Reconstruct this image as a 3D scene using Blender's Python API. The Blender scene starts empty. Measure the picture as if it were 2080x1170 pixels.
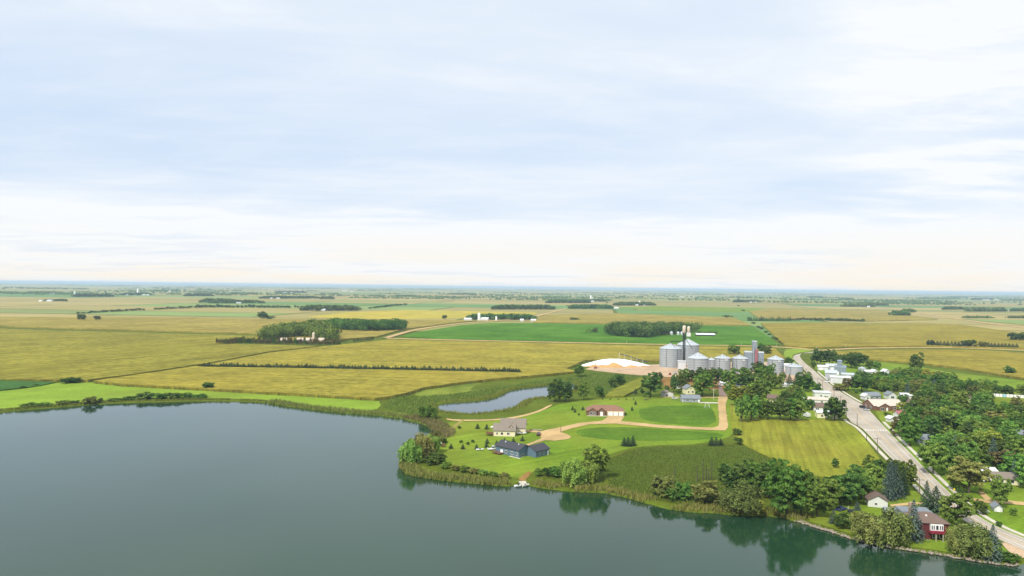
import bpy, math, random
import numpy as np
from mathutils import Matrix, Vector, noise as mnoise
from mathutils.geometry import tessellate_polygon, delaunay_2d_cdt

scene = bpy.context.scene
rnd = random.Random(7)
rad = math.radians

# ------------------------------------------------------------------ camera
FPX, CAMH = 1485.0, 80.0                     # focal length in photo pixels, drone height in metres
PITCH, ROLL = -math.atan(2.5 / FPX), rad(0.661)
CAMR = Matrix.Rotation(rad(90) + PITCH, 3, 'X') @ Matrix.Rotation(ROLL, 3, 'Z')
cd = bpy.data.cameras.new('camera')
cam = bpy.data.objects.new('camera', cd)
scene.collection.objects.link(cam)
cam.matrix_world = Matrix.Translation((0, 0, CAMH)) @ CAMR.to_4x4()
cd.sensor_width = 36.0
cd.lens = FPX / 2080.0 * 36.0
cd.clip_start, cd.clip_end = 1.0, 200000.0
scene.camera = cam

# ------------------------------------------------------------------ light
SUN_AZ, SUN_EL = rad(215), rad(48)           # compass from +Y clockwise: behind the camera, to the left
SUN_STRENGTH, SUN_ANGLE = 4.2, rad(5)
SKY_STRENGTH, EXPOSURE = 0.1, 0.16
sd = bpy.data.lights.new('sun', 'SUN')
sd.energy, sd.angle, sd.color = SUN_STRENGTH, SUN_ANGLE, (1.0, 0.95, 0.86)
sun = bpy.data.objects.new('sun', sd)
scene.collection.objects.link(sun)
sdir = Vector((math.sin(SUN_AZ) * math.cos(SUN_EL), math.cos(SUN_AZ) * math.cos(SUN_EL), math.sin(SUN_EL)))
sun.rotation_euler = sdir.to_track_quat('Z', 'Y').to_euler()
sun.location = (0, -50, 200)

world = bpy.data.worlds.new('World')
scene.world = world
world.use_nodes = True


def build_world():
    nt = world.node_tree
    N, L = nt.nodes, nt.links
    N.clear()
    out = N.new('ShaderNodeOutputWorld')
    bg = N.new('ShaderNodeBackground')
    bg.inputs['Strength'].default_value = SKY_STRENGTH
    L.new(bg.outputs[0], out.inputs[0])
    sky = N.new('ShaderNodeTexSky')
    sky.sky_type = 'NISHITA'
    sky.sun_disc = False
    sky.sun_elevation, sky.sun_rotation = SUN_EL, SUN_AZ
    sky.air_density, sky.dust_density = 1.0, 1.5
    tc = N.new('ShaderNodeTexCoord')
    sep = N.new('ShaderNodeSeparateXYZ')
    L.new(tc.outputs['Generated'], sep.inputs[0])

    def math_(op, a, b=None, clamp=False):
        n = N.new('ShaderNodeMath')
        n.operation, n.use_clamp = op, clamp
        for i, v in enumerate((a, b)):
            if v is None:
                continue
            if isinstance(v, (int, float)):
                n.inputs[i].default_value = v
            else:
                L.new(v, n.inputs[i])
        return n.outputs[0]
    z = math_('MAXIMUM', sep.outputs[2], 0.0)
    den = math_('ADD', z, 0.075)
    px, py = math_('DIVIDE', sep.outputs[0], den), math_('DIVIDE', sep.outputs[1], den)
    comb = N.new('ShaderNodeCombineXYZ')
    L.new(px, comb.inputs[0]); L.new(py, comb.inputs[1])

    def cloud(scale, detail, rough, off, lo, hi, dist=0.0, sx=1.0):
        mp = N.new('ShaderNodeMapping')
        mp.inputs['Location'].default_value = off
        mp.inputs['Scale'].default_value = (scale * sx, scale, scale)
        L.new(comb.outputs[0], mp.inputs[0])
        n = N.new('ShaderNodeTexNoise')
        n.inputs['Scale'].default_value = 1.0
        n.inputs['Detail'].default_value = detail
        n.inputs['Roughness'].default_value = rough
        n.inputs['Distortion'].default_value = dist
        L.new(mp.outputs[0], n.inputs['Vector'])
        mr = N.new('ShaderNodeMapRange')
        mr.interpolation_type = 'SMOOTHSTEP'
        mr.inputs[1].default_value, mr.inputs[2].default_value = lo, hi
        L.new(n.outputs[0], mr.inputs[0])
        return mr.outputs[0]
    c1 = cloud(0.62, 8, 0.56, (3.1, 1.7, 0), 0.34, 0.68, 0.5, 0.62)
    c2 = cloud(1.9, 7, 0.62, (7.3, 4.2, 0), 0.40, 0.74, 0.4, 0.5)
    c3 = cloud(0.28, 3, 0.5, (1.2, 9.4, 0), 0.40, 0.62)
    # bank of low cloud that thickens to the horizon
    low = N.new('ShaderNodeMapRange')
    low.interpolation_type = 'SMOOTHSTEP'
    low.inputs[1].default_value, low.inputs[2].default_value = 0.118, 0.072
    L.new(z, low.inputs[0])
    hi_ = N.new('ShaderNodeMapRange')
    hi_.interpolation_type = 'SMOOTHSTEP'
    hi_.inputs[1].default_value, hi_.inputs[2].default_value = 0.17, 0.34
    L.new(z, hi_.inputs[0])
    m = math_('MULTIPLY', c1, 0.42)
    m = math_('ADD', m, math_('MULTIPLY', c2, 0.22))
    m = math_('ADD', m, math_('MULTIPLY', c3, 0.14))
    m = math_('ADD', m, math_('MULTIPLY', low.outputs[0], math_('ADD', math_('MULTIPLY', c2, 0.35), 0.55)))
    m = math_('ADD', m, math_('MULTIPLY', hi_.outputs[0], 0.20))
    m = math_('ADD', m, 0.14, True)
    veil = N.new('ShaderNodeMixRGB')           # thin high veil over the clear sky
    veil.inputs[0].default_value = 0.85
    L.new(sky.outputs[0], veil.inputs[1])
    veil.inputs[2].default_value = (5.75, 7.15, 9.15, 1)
    warm = N.new('ShaderNodeMixRGB')
    wlow = N.new('ShaderNodeMapRange')
    wlow.inputs[1].default_value, wlow.inputs[2].default_value = 0.085, 0.01
    L.new(z, wlow.inputs[0])
    w = math_('MULTIPLY', wlow.outputs[0], math_('ADD', math_('MULTIPLY', c3, 0.7), 0.3))
    L.new(w, warm.inputs[0])
    warm.inputs[1].default_value = (8.5, 8.8, 9.1, 1)
    warm.inputs[2].default_value = (9.0, 8.35, 7.35, 1)
    dn = N.new('ShaderNodeVectorMath'); dn.operation = 'DOT_PRODUCT'   # a thicker bright cloud off to the right
    L.new(tc.outputs['Generated'], dn.inputs[0])
    dn.inputs[1].default_value = Vector((0.56, 0.78, 0.255)).normalized()
    bk = N.new('ShaderNodeMapRange'); bk.interpolation_type = 'SMOOTHSTEP'
    bk.inputs[1].default_value, bk.inputs[2].default_value = 0.965, 0.999
    L.new(dn.outputs['Value'], bk.inputs[0])
    m = math_('ADD', m, math_('MULTIPLY', bk.outputs[0], math_('ADD', math_('MULTIPLY', c2, 0.7), 0.25)), True)
    mix = N.new('ShaderNodeMixRGB')
    L.new(m, mix.inputs[0]); L.new(veil.outputs[0], mix.inputs[1]); L.new(warm.outputs[0], mix.inputs[2])
    L.new(mix.outputs[0], bg.inputs['Color'])


build_world()
vs = scene.view_settings
vs.view_transform, vs.look, vs.gamma, vs.exposure = 'Standard', 'None', 1.0, EXPOSURE
vs.use_curve_mapping = False
scene.render.engine = 'CYCLES'
cy = scene.cycles
cy.use_denoising = True
cy.max_bounces, cy.diffuse_bounces, cy.glossy_bounces = 6, 3, 3
cy.transmission_bounces, cy.transparent_max_bounces, cy.volume_bounces = 3, 6, 1
cy.caustics_reflective = cy.caustics_refractive = False

# ------------------------------------------------------------------ helpers
KLIGHT = 1.62                                # open-sky light on level ground, used to turn seen colours into base colours


def C(r, g, b, k=None):
    """seen sRGB colour of a sunlit level surface -> base colour"""
    f = lambda v: (v / 255 / 12.92 if v / 255 <= 0.04045 else ((v / 255 + 0.055) / 1.055) ** 2.4)
    return tuple(min(0.85, f(v) / (k or KLIGHT)) for v in (r, g, b))


def G(px, py, z=0.0):
    """the place on the level z that the photo shows at (px, py)"""
    d = CAMR @ Vector(((px - 1040) / FPX, (585 - py) / FPX, -1.0))
    t = (z - CAMH) / d.z
    return Vector((t * d.x, t * d.y, z))


def mpp(p):
    return p.y / FPX                          # metres in one photo pixel at that distance


def tag(o, label=None, cat=None, group=None, kind=None):
    if label: o['label'] = label
    if cat: o['category'] = cat
    if group: o['group'] = group
    if kind: o['kind'] = kind
    return o


def link(o, parent=None):
    scene.collection.objects.link(o)
    if parent is not None:
        o.parent = parent
    return o


def empty(name, loc, rz=0.0, scale=None):
    o = bpy.data.objects.new(name, None)
    o.empty_display_size = 0.5
    o.location = loc
    o.rotation_euler = (0, 0, rz)
    if scale: o.scale = scale
    return link(o)


def mesh_arrays(name, verts, faces, mats, tint=None, matidx=None, smooth=False):
    """verts Nx3, faces MxK (one K) numpy arrays -> mesh"""
    me = bpy.data.meshes.new(name)
    verts = np.asarray(verts, np.float32); faces = np.asarray(faces, np.int32)
    m, k = faces.shape
    me.vertices.add(len(verts)); me.vertices.foreach_set('co', verts.ravel())
    me.loops.add(m * k); me.loops.foreach_set('vertex_index', faces.ravel())
    me.polygons.add(m)
    me.polygons.foreach_set('loop_start', np.arange(0, m * k, k, dtype=np.int32))
    try:
        me.polygons.foreach_set('loop_total', np.full(m, k, np.int32))
    except Exception:
        pass
    for mt in mats: me.materials.append(mt)
    if matidx is not None: me.polygons.foreach_set('material_index', np.asarray(matidx, np.int32))
    if smooth: me.polygons.foreach_set('use_smooth', np.ones(m, bool))
    if tint is not None:
        a = me.attributes.new('tint', 'FLOAT', 'FACE')
        a.data.foreach_set('value', np.asarray(tint, np.float32))
    me.update(calc_edges=True)
    return me


class MB:
    """collects shapes for ONE mesh"""
    def __init__(s): s.v, s.f, s.m, s.cur = [], [], [], 0

    def add(s, vs_, fs_):
        o = len(s.v)
        s.v += [tuple(v) for v in vs_]
        for f in fs_: s.f.append(tuple(i + o for i in f)); s.m.append(s.cur)
        return s

    def box(s, x0, x1, y0, y1, z0, z1):
        return s.add([(x0, y0, z0), (x1, y0, z0), (x1, y1, z0), (x0, y1, z0), (x0, y0, z1), (x1, y0, z1), (x1, y1, z1), (x0, y1, z1)],
                     [(0, 3, 2, 1), (4, 5, 6, 7), (0, 1, 5, 4), (1, 2, 6, 5), (2, 3, 7, 6), (3, 0, 4, 7)])

    def tube(s, pts, radii, n=6, cap=True):
        pts = [Vector(p) for p in pts]
        vs_, fs_ = [], []
        for i, p in enumerate(pts):
            a = (pts[min(i + 1, len(pts) - 1)] - pts[max(i - 1, 0)]).normalized()
            u = a.cross(Vector((0, 0, 1)) if abs(a.z) < 0.9 else Vector((1, 0, 0))).normalized()
            w = a.cross(u)
            for k in range(n):
                t = 2 * math.pi * k / n
                vs_.append(p + (u * math.cos(t) + w * math.sin(t)) * radii[i])
        for i in range(len(pts) - 1):
            for k in range(n):
                k2 = (k + 1) % n
                fs_.append((i * n + k, i * n + k2, (i + 1) * n + k2, (i + 1) * n + k))
        if cap:
            fs_.append(tuple(range(n - 1, -1, -1))); fs_.append(tuple((len(pts) - 1) * n + k for k in range(n)))
        return s.add(vs_, fs_)

    def lathe(s, prof, n=24, cx=0.0, cy=0.0):
        vs_, fs_ = [], []
        for r, z in prof:
            for k in range(n):
                t = 2 * math.pi * k / n
                vs_.append((cx + r * math.cos(t), cy + r * math.sin(t), z))
        for i in range(len(prof) - 1):
            for k in range(n):
                k2 = (k + 1) % n
                fs_.append((i * n + k, i * n + k2, (i + 1) * n + k2, (i + 1) * n + k))
        return s.add(vs_, fs_)

    def build(s, name, mats, parent=None, smooth=False, loc=None, rz=0.0):
        me = bpy.data.meshes.new(name)
        me.from_pydata(s.v, [], s.f)
        for m in (mats if isinstance(mats, (list, tuple)) else [mats]): me.materials.append(m)
        me.polygons.foreach_set('material_index', np.asarray(s.m, np.int32))
        if smooth: me.polygons.foreach_set('use_smooth', np.ones(len(me.polygons), bool))
        me.update()
        o = bpy.data.objects.new(name, me)
        if loc is not None: o.location = loc
        o.rotation_euler[2] = rz
        return link(o, parent)


# ------------------------------------------------------------------ materials
MATS = {}


def newmat(name):
    m = bpy.data.materials.new(name)
    m.use_nodes = True
    nt = m.node_tree
    return m, nt, nt.nodes, nt.links, nt.nodes['Principled BSDF']


def _noise(N, L, coord, scale, detail=3, rough=0.55, stretch=None, rot=0.0):
    mr = N.new('ShaderNodeMapping')
    mr.inputs['Rotation'].default_value = (0, 0, rot)
    L.new(coord, mr.inputs[0])
    mp = N.new('ShaderNodeMapping')
    if stretch: mp.inputs['Scale'].default_value = stretch
    L.new(mr.outputs[0], mp.inputs[0])
    n = N.new('ShaderNodeTexNoise')
    n.inputs['Scale'].default_value, n.inputs['Detail'].default_value, n.inputs['Roughness'].default_value = scale, detail, rough
    L.new(mp.outputs[0], n.inputs['Vector'])
    return n.outputs[0]


def _map(N, L, v, a, b, c=0.0, d=1.0):
    r = N.new('ShaderNodeMapRange')
    for i, x in enumerate((a, b, c, d)): r.inputs[i + 1].default_value = x
    L.new(v, r.inputs[0])
    return r.outputs[0]


def _mix(N, L, f, a, b, mode='MIX'):
    n = N.new('ShaderNodeMixRGB')
    n.blend_type = mode
    for i, v in enumerate((f, a, b)):
        if isinstance(v, (int, float)): n.inputs[i].default_value = v
        elif isinstance(v, tuple): n.inputs[i].default_value = (*v[:3], 1)
        else: L.new(v, n.inputs[i])
    return n.outputs[0]


def simple(name, col, rough=0.7, metal=0.0, var=0.12, scale=0.6, spec=0.3):
    """painted / plain surface with mild weathering"""
    if name in MATS: return MATS[name]
    m, nt, N, L, p = newmat(name)
    tc = N.new('ShaderNodeTexCoord')
    v = _map(N, L, _noise(N, L, tc.outputs['Object'], scale, 5, 0.65), 0.25, 0.75)
    dark = tuple(c * (1 - var * 2) for c in col)
    L.new(_mix(N, L, v, dark, tuple(min(0.9, c * (1 + var * 0.6)) for c in col)), p.inputs['Base Color'])
    p.inputs['Roughness'].default_value = rough
    p.inputs['Metallic'].default_value = metal
    p.inputs['Specular IOR Level'].default_value = spec
    MATS[name] = m
    return m


def shingle(name, col):
    if name in MATS: return MATS[name]
    m, nt, N, L, p = newmat(name)
    tc = N.new('ShaderNodeTexCoord')
    br = N.new('ShaderNodeTexBrick')
    br.inputs['Scale'].default_value = 1.0
    br.inputs['Brick Width'].default_value, br.inputs['Row Height'].default_value = 0.9, 0.35
    br.inputs['Mortar Size'].default_value = 0.03
    br.inputs['Color1'].default_value = (*[c * 1.12 for c in col], 1)
    br.inputs['Color2'].default_value = (*[c * 0.86 for c in col], 1)
    br.inputs['Mortar'].default_value = (*[c * 0.7 for c in col], 1)
    L.new(tc.outputs['Object'], br.inputs['Vector'])
    v = _map(N, L, _noise(N, L, tc.outputs['Object'], 0.5, 4), 0.3, 0.7)
    L.new(_mix(N, L, v, br.outputs[0], tuple(c * 0.9 for c in col)), p.inputs['Base Color'])
    p.inputs['Roughness'].default_value = 0.9
    MATS[name] = m
    return m


def siding(name, col, step=0.25, metal=0.0, rough=0.6, vertical=False, amt=0.25, var=0.1):
    """boards or ribbed metal: shallow relief by bump, real colour even"""
    if name in MATS: return MATS[name]
    m, nt, N, L, p = newmat(name)
    tc = N.new('ShaderNodeTexCoord')
    w = N.new('ShaderNodeTexWave')
    w.wave_type, w.wave_profile = 'BANDS', 'SAW'
    w.bands_direction = 'DIAGONAL' if vertical else 'Z'
    w.inputs['Scale'].default_value = 0.314 / step
    L.new(tc.outputs['Object'], w.inputs['Vector'])
    v = _map(N, L, _noise(N, L, tc.outputs['Object'], 0.35, 5, 0.65, (1, 1, 0.35)), 0.25, 0.75)
    L.new(_mix(N, L, v, tuple(c * (1 - 2 * var) for c in col), tuple(min(0.88, c * (1 + var)) for c in col)), p.inputs['Base Color'])
    b = N.new('ShaderNodeBump')
    b.inputs['Strength'].default_value = amt
    b.inputs['Distance'].default_value = 0.03
    L.new(w.outputs[1], b.inputs['Height'])
    L.new(b.outputs[0], p.inputs['Normal'])
    p.inputs['Roughness'].default_value, p.inputs['Metallic'].default_value = rough, metal
    MATS[name] = m
    return m


def land(name, c1, c2, c3=None, fine=0.35, mid=0.03, rows=None, rowdir=0.0, rowamt=0.5, bump=0.0, big=0.008, bigamt=0.5):
    """ground cover: fine mottling, mid blotches, optional rows (period in m) along rowdir"""
    if name in MATS: return MATS[name]
    m, nt, N, L, p = newmat(name)
    g = N.new('ShaderNodeNewGeometry').outputs['Position']
    c3 = c3 or tuple((a + b) / 2 for a, b in zip(c1, c2))
    nf = _noise(N, L, g, fine, 4, 0.7)
    nm = _noise(N, L, g, mid, 5, 0.6, (1, 0.6, 1), 0.3)
    nb = _noise(N, L, g, big, 3, 0.55, (1, 0.5, 1), 0.15)
    f1 = _map(N, L, nf, 0.28, 0.72)
    col = _mix(N, L, f1, c1, c2)
    col = _mix(N, L, _mix(N, L, bigamt, (0, 0, 0), _map(N, L, nb, 0.38, 0.66)), col, c3)
    fm = _map(N, L, nm, 0.3, 0.7, 0.80, 1.18)
    cm = N.new('ShaderNodeCombineColor')
    for i in range(3): L.new(fm, cm.inputs[i])
    col = _mix(N, L, 1.0, col, cm.outputs[0], 'MULTIPLY')
    if rows:
        st = _noise(N, L, g, 1.0 / rows, 3, 0.6, (1.0, 0.03, 1), rowdir)
        fr = _map(N, L, st, 0.32, 0.68, 1 - rowamt * 0.55, 1 + rowamt * 0.45)
        cr = N.new('ShaderNodeCombineColor')
        for i in range(3): L.new(fr, cr.inputs[i])
        col = _mix(N, L, 1.0, col, cr.outputs[0], 'MULTIPLY')
    L.new(col, p.inputs['Base Color'])
    p.inputs['Roughness'].default_value = 0.95
    p.inputs['Specular IOR Level'].default_value = 0.05
    if bump:
        b = N.new('ShaderNodeBump')
        b.inputs['Strength'].default_value, b.inputs['Distance'].default_value = 0.8, bump
        L.new(nf, b.inputs['Height'])
        L.new(b.outputs[0], p.inputs['Normal'])
    MATS[name] = m
    return m


def leaf(name, dark, light, rv=0.35, trans=0.25):
    """foliage: per-clump tint, per-plant variation, some light through the leaf"""
    if name in MATS: return MATS[name]
    m, nt, N, L, p = newmat(name)
    at = N.new('ShaderNodeAttribute'); at.attribute_name = 'tint'
    oi = N.new('ShaderNodeObjectInfo')
    wn = N.new('ShaderNodeTexWhiteNoise'); wn.noise_dimensions = '1D'
    L.new(oi.outputs['Random'], wn.inputs['W'])
    col = _mix(N, L, at.outputs['Fac'], dark, light)
    hs = N.new('ShaderNodeHueSaturation')
    L.new(_map(N, L, oi.outputs['Random'], 0, 1, 0.472, 0.528), hs.inputs['Hue'])
    L.new(_map(N, L, wn.outputs['Value'], 0, 1, 1 + rv * 0.8, 1 - rv * 0.8), hs.inputs['Value'])
    hs.inputs['Saturation'].default_value = 1.0
    L.new(col, hs.inputs['Color'])
    df = N.new('ShaderNodeBsdfDiffuse'); tr = N.new('ShaderNodeBsdfTranslucent')
    L.new(hs.outputs[0], df.inputs[0]); L.new(hs.outputs[0], tr.inputs[0])
    mx = N.new('ShaderNodeMixShader'); mx.inputs[0].default_value = trans
    L.new(df.outputs[0], mx.inputs[1]); L.new(tr.outputs[0], mx.inputs[2])
    L.new(mx.outputs[0], N['Material Output'].inputs[0])
    N.remove(p)
    MATS[name] = m
    return m


def water(name, body, rough, wave, scale):
    m, nt, N, L, p = newmat(name)
    g = N.new('ShaderNodeNewGeometry').outputs['Position']
    n1 = _noise(N, L, g, scale, 4, 0.6, (1, 0.7, 1), 0.4)
    n2 = _noise(N, L, g, 0.012, 3, 0.5, (1, 0.35, 1), 0.25)
    L.new(_mix(N, L, _map(N, L, n2, 0.35, 0.65), tuple(c * 0.86 for c in body), tuple(c * 1.12 for c in body)), p.inputs['Base Color'])
    L.new(_map(N, L, n2, 0.3, 0.7, rough * 0.6, rough * 1.7), p.inputs['Roughness'])
    p.inputs['IOR'].default_value = 1.333
    p.inputs['Specular IOR Level'].default_value = 0.62
    b = N.new('ShaderNodeBump')
    b.inputs['Strength'].default_value, b.inputs['Distance'].default_value = 1.0, wave
    n3 = _noise(N, L, g, 0.018, 4, 0.6, (1, 0.4, 1), 0.5)
    L.new(_map(N, L, n3, 0.35, 0.68, 0.35, 1.0), b.inputs['Strength'])
    L.new(n1, b.inputs['Height']); L.new(b.outputs[0], p.inputs['Normal'])
    MATS[name] = m
    return m


M_ground = land('ground_cover', C(84, 104, 30), C(124, 140, 46), C(112, 120, 40), 0.5, 0.05, bump=0.25)
M_lawn = land('lawn_grass', C(104, 142, 36), C(146, 178, 56), C(158, 164, 60), 0.45, 0.045, rows=3.0, rowdir=0.9, rowamt=0.26, big=0.018, bigamt=0.65)
M_lush = land('lush_grass', C(74, 114, 28), C(114, 150, 46), C(128, 158, 54), 0.35, 0.05, rows=3.0, rowdir=1.5, rowamt=0.26, big=0.03, bigamt=0.5)
M_meadow = land('meadow_grass', C(128, 162, 44), C(164, 194, 70), C(158, 176, 66), 0.35, 0.03, rows=4.0, rowdir=1.3, rowamt=0.2)
M_hay = land('mown_hay', C(118, 136, 30), C(180, 186, 66), C(166, 150, 64), 0.4, 0.05, rows=2.2, rowdir=0.30, rowamt=0.46, big=0.016, bigamt=0.5)
M_marsh = land('marsh_ground', C(66, 88, 22), C(98, 116, 36), C(104, 98, 36), 0.3, 0.06, bump=0.4, big=0.035, bigamt=0.8)
M_corn = land('corn_gold', C(122, 118, 34), C(202, 190, 80), C(184, 164, 66), 0.16, 0.03, rows=4.0, rowdir=1.66, rowamt=0.42, bump=0.8)
M_corn2 = land('corn_olive', C(112, 112, 32), C(192, 182, 76), C(160, 152, 54), 0.14, 0.02, rows=6.0, rowdir=0.52, rowamt=0.50, bump=0.8)
M_corn3 = land('corn_right', C(120, 114, 34), C(198, 182, 76), C(172, 154, 58), 0.14, 0.02, rows=6.0, rowdir=1.62, rowamt=0.46, bump=0.8)
M_corntan = land('corn_tan', C(142, 130, 52), C(204, 184, 96), C(162, 152, 66), 0.07, 0.015, rows=14.0, rowdir=1.6, rowamt=0.36, bump=0.3)
M_soy = land('soybean_green', C(64, 112, 22), C(100, 152, 38), C(120, 166, 50), 0.12, 0.025, rows=7.0, rowdir=1.6, rowamt=0.36, bigamt=0.6)
M_soydark = land('soybean_dark', C(64, 106, 48), C(88, 130, 62), None, 0.3, 0.03)
M_yellow = land('ripe_yellow', C(196, 176, 62), C(226, 206, 90), C(190, 186, 78), 0.3, 0.02, rows=14.0, rowdir=1.6, rowamt=0.2)
M_gravel = land('gravel', C(212, 178, 122), C(236, 206, 154), C(220, 184, 128), 0.9, 0.08, big=0.05)
M_dirt = land('bare_dirt', C(206, 172, 136), C(238, 212, 180), C(222, 186, 150), 0.7, 0.08, big=0.04)
M_soil = land('brown_soil', C(146, 104, 60), C(184, 144, 88), C(166, 146, 70), 0.5, 0.06, big=0.05)
M_road = land('concrete_road', C(204, 192, 174), C(220, 209, 192), C(196, 184, 167), 0.8, 0.06, rows=3.0, rowdir=0.27, rowamt=0.08, big=0.03)
M_asphalt = land('old_asphalt', C(150, 128, 118), C(176, 152, 140), None, 0.8, 0.1)
M_walk = land('sidewalk_concrete', C(232, 222, 200), C(248, 240, 222), None, 0.9, 0.1)
M_grain = land('corn_grain', C(226, 172, 104), C(244, 202, 142), C(216, 160, 104), 0.8, 0.12, big=0.06)
M_tarp = simple('white_tarp', (0.84, 0.83, 0.82), 0.55, var=0.03, scale=0.1)
M_white = siding('white_siding', (0.62, 0.62, 0.60), 0.25, var=0.04)
M_palegrey = siding('pale_grey_metal', (0.42, 0.44, 0.46), 0.6, 0.1, 0.5, var=0.08)
M_whitemetal = siding('white_ribbed_metal', (0.60, 0.61, 0.62), 0.9, 0.0, 0.45, var=0.04)
M_cream = siding('cream_siding', (0.72, 0.64, 0.44), 0.25, var=0.04)
M_yellowside = siding('pale_yellow_siding', (0.78, 0.74, 0.46), 0.25, var=0.04)
M_blueside = siding('slate_blue_siding', (0.10, 0.16, 0.215), 0.25, var=0.06)
M_greyside = siding('grey_siding', (0.30, 0.32, 0.35), 0.25, var=0.06)
M_redside = siding('barn_red_siding', (0.12, 0.022, 0.024), 0.25, var=0.1)
M_brick = siding('brown_brick', (0.20, 0.105, 0.066), 0.1, var=0.15)
M_steel = siding('galvanised_steel', (0.31, 0.34, 0.355), 0.30, 0.25, 0.55, amt=0.4, var=0.07)
M_steelroof = siding('galvanised_roof', (0.50, 0.54, 0.56), 0.9, 0.25, 0.45, amt=0.2, var=0.05)
M_steelband = siding('galvanised_band', (0.44, 0.47, 0.49), 0.30, 0.25, 0.5, amt=0.3, var=0.08)
M_steeldark = simple('dark_steel', (0.045, 0.05, 0.058), 0.55, 0.3, 0.1)
M_steelpaint = siding('blue_grey_steel', (0.23, 0.28, 0.315), 0.6, 0.15, 0.5, var=0.06)
M_redsteel = siding('faded_red_steel', (0.34, 0.13, 0.14), 0.6, 0.1, 0.6, var=0.12)
M_silocream = simple('cream_tank', (0.62, 0.54, 0.42), 0.6, var=0.06)
M_roofdark = shingle('charcoal_shingles', (0.050, 0.052, 0.062))
M_rooftan = shingle('tan_shingles', (0.225, 0.190, 0.150))
M_roofred = shingle('red_brown_shingles', (0.245, 0.130, 0.082))
M_roofbrown = shingle('brown_shingles', (0.165, 0.112, 0.088))
M_roofgrey = shingle('grey_shingles', (0.20, 0.225, 0.25))
M_roofpink = shingle('pale_pink_shingles', (0.60, 0.50, 0.42))
M_roofrust = siding('rust_red_metal', (0.40, 0.13, 0.14), 0.5, 0.0, 0.6)
M_roofwhite = siding('white_metal_roof', (0.62, 0.63, 0.64), 0.6, 0.0, 0.4, var=0.03)
M_glass = simple('window_glass', (0.02, 0.028, 0.036), 0.12, var=0.02, spec=0.6)
M_trim = simple('white_trim', (0.80, 0.80, 0.78), 0.6, var=0.03)
M_concrete = simple('foundation_concrete', (0.50, 0.46, 0.40), 0.9, var=0.08)
M_deck = simple('deck_wood', (0.20, 0.095, 0.055), 0.8, var=0.15)
M_deckred = simple('red_painted_deck', (0.26, 0.02, 0.045), 0.7, var=0.1)
M_chimney = simple('tan_brick_chimney', (0.42, 0.29, 0.21), 0.9, var=0.15)
M_pole = simple('weathered_pole_wood', (0.16, 0.115, 0.085), 0.9, var=0.15)
M_palepole = simple('pale_post', (0.55, 0.52, 0.42), 0.8, var=0.1)
M_bark = simple('tree_bark', (0.105, 0.085, 0.065), 0.95, var=0.2, scale=3)
M_deadwood = simple('dead_wood', (0.10, 0.088, 0.07), 0.95, var=0.2, scale=3)
M_rubber = simple('tyre_rubber', (0.02, 0.02, 0.02), 0.85)
M_rock = simple('shore_rock', (0.33, 0.275, 0.22), 0.9, var=0.2, scale=0.8)
M_linewhite = simple('road_paint_white', (0.78, 0.77, 0.74), 0.8, var=0.08)
M_lineyellow = simple('road_paint_yellow', (0.68, 0.46, 0.16), 0.8, var=0.08)
M_lake = water('lake_water', (0.013, 0.042, 0.018), 0.06, 0.026, 0.8)
M_pond = water('pond_water', (0.034, 0.062, 0.068), 0.08, 0.015, 0.9)

L_green = leaf('leaves_green', (0.052, 0.118, 0.024), (0.225, 0.345, 0.066))
L_dark = leaf('leaves_dark', (0.038, 0.088, 0.024), (0.155, 0.245, 0.056))
L_light = leaf('leaves_light', (0.090, 0.175, 0.032), (0.300, 0.430, 0.090))
L_olive = leaf('leaves_olive', (0.098, 0.122, 0.032), (0.300, 0.320, 0.092))
L_yellow = leaf('leaves_yellow', (0.150, 0.180, 0.026), (0.420, 0.440, 0.075))
L_rust = leaf('leaves_rust', (0.100, 0.095, 0.038), (0.240, 0.195, 0.085))
L_spruce = leaf('needles_dark', (0.020, 0.042, 0.024), (0.062, 0.104, 0.054), trans=0.1)
L_blue = leaf('needles_blue', (0.040, 0.072, 0.058), (0.120, 0.170, 0.142), trans=0.1)
L_reed = leaf('reed_blades', (0.150, 0.175, 0.036), (0.350, 0.340, 0.105), 0.0, 0.3)
L_reedgreen = leaf('green_reed_blades', (0.110, 0.160, 0.028), (0.260, 0.310, 0.070), 0.0, 0.3)
L_reedbrown = leaf('brown_reed_blades', (0.140, 0.125, 0.050), (0.290, 0.240, 0.110), 0.0, 0.3)
L_corn = leaf('corn_blades', (0.150, 0.150, 0.040), (0.330, 0.300, 0.105), 0.0, 0.3)

# ------------------------------------------------------------------ land and water
V2 = lambda p: (p[0], p[1])


def pts(*pp, z=0.0):
    return [G(x, y, z) for x, y in pp]


def smooth(poly, it=2, closed=True):
    for _ in range(it):
        q = []
        n = len(poly)
        for i in range(n if closed else n - 1):
            a, b = poly[i], poly[(i + 1) % n]
            q += [a * 0.75 + b * 0.25, a * 0.25 + b * 0.75]
        if not closed: q = [poly[0]] + q + [poly[-1]]
        poly = q
    return poly


def resample(poly, step, closed=True):
    out = []
    n = len(poly)
    for i in range(n if closed else n - 1):
        a, b = poly[i], poly[(i + 1) % n]
        k = max(1, int((b - a).length / step))
        out += [a.lerp(b, j / k) for j in range(k)]
    if not closed: out.append(poly[-1])
    return out


def wobble(poly, amt, freq=0.15, seed=0.0):
    out = []
    for p in poly:
        n = mnoise.noise_vector(Vector((p.x * freq, p.y * freq, seed))) + 0.5 * mnoise.noise_vector(Vector((p.x * freq * 3, p.y * freq * 3, seed + 5)))
        out.append(Vector((p.x + n.x * amt, p.y + n.y * amt, p.z)))
    return out


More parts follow.
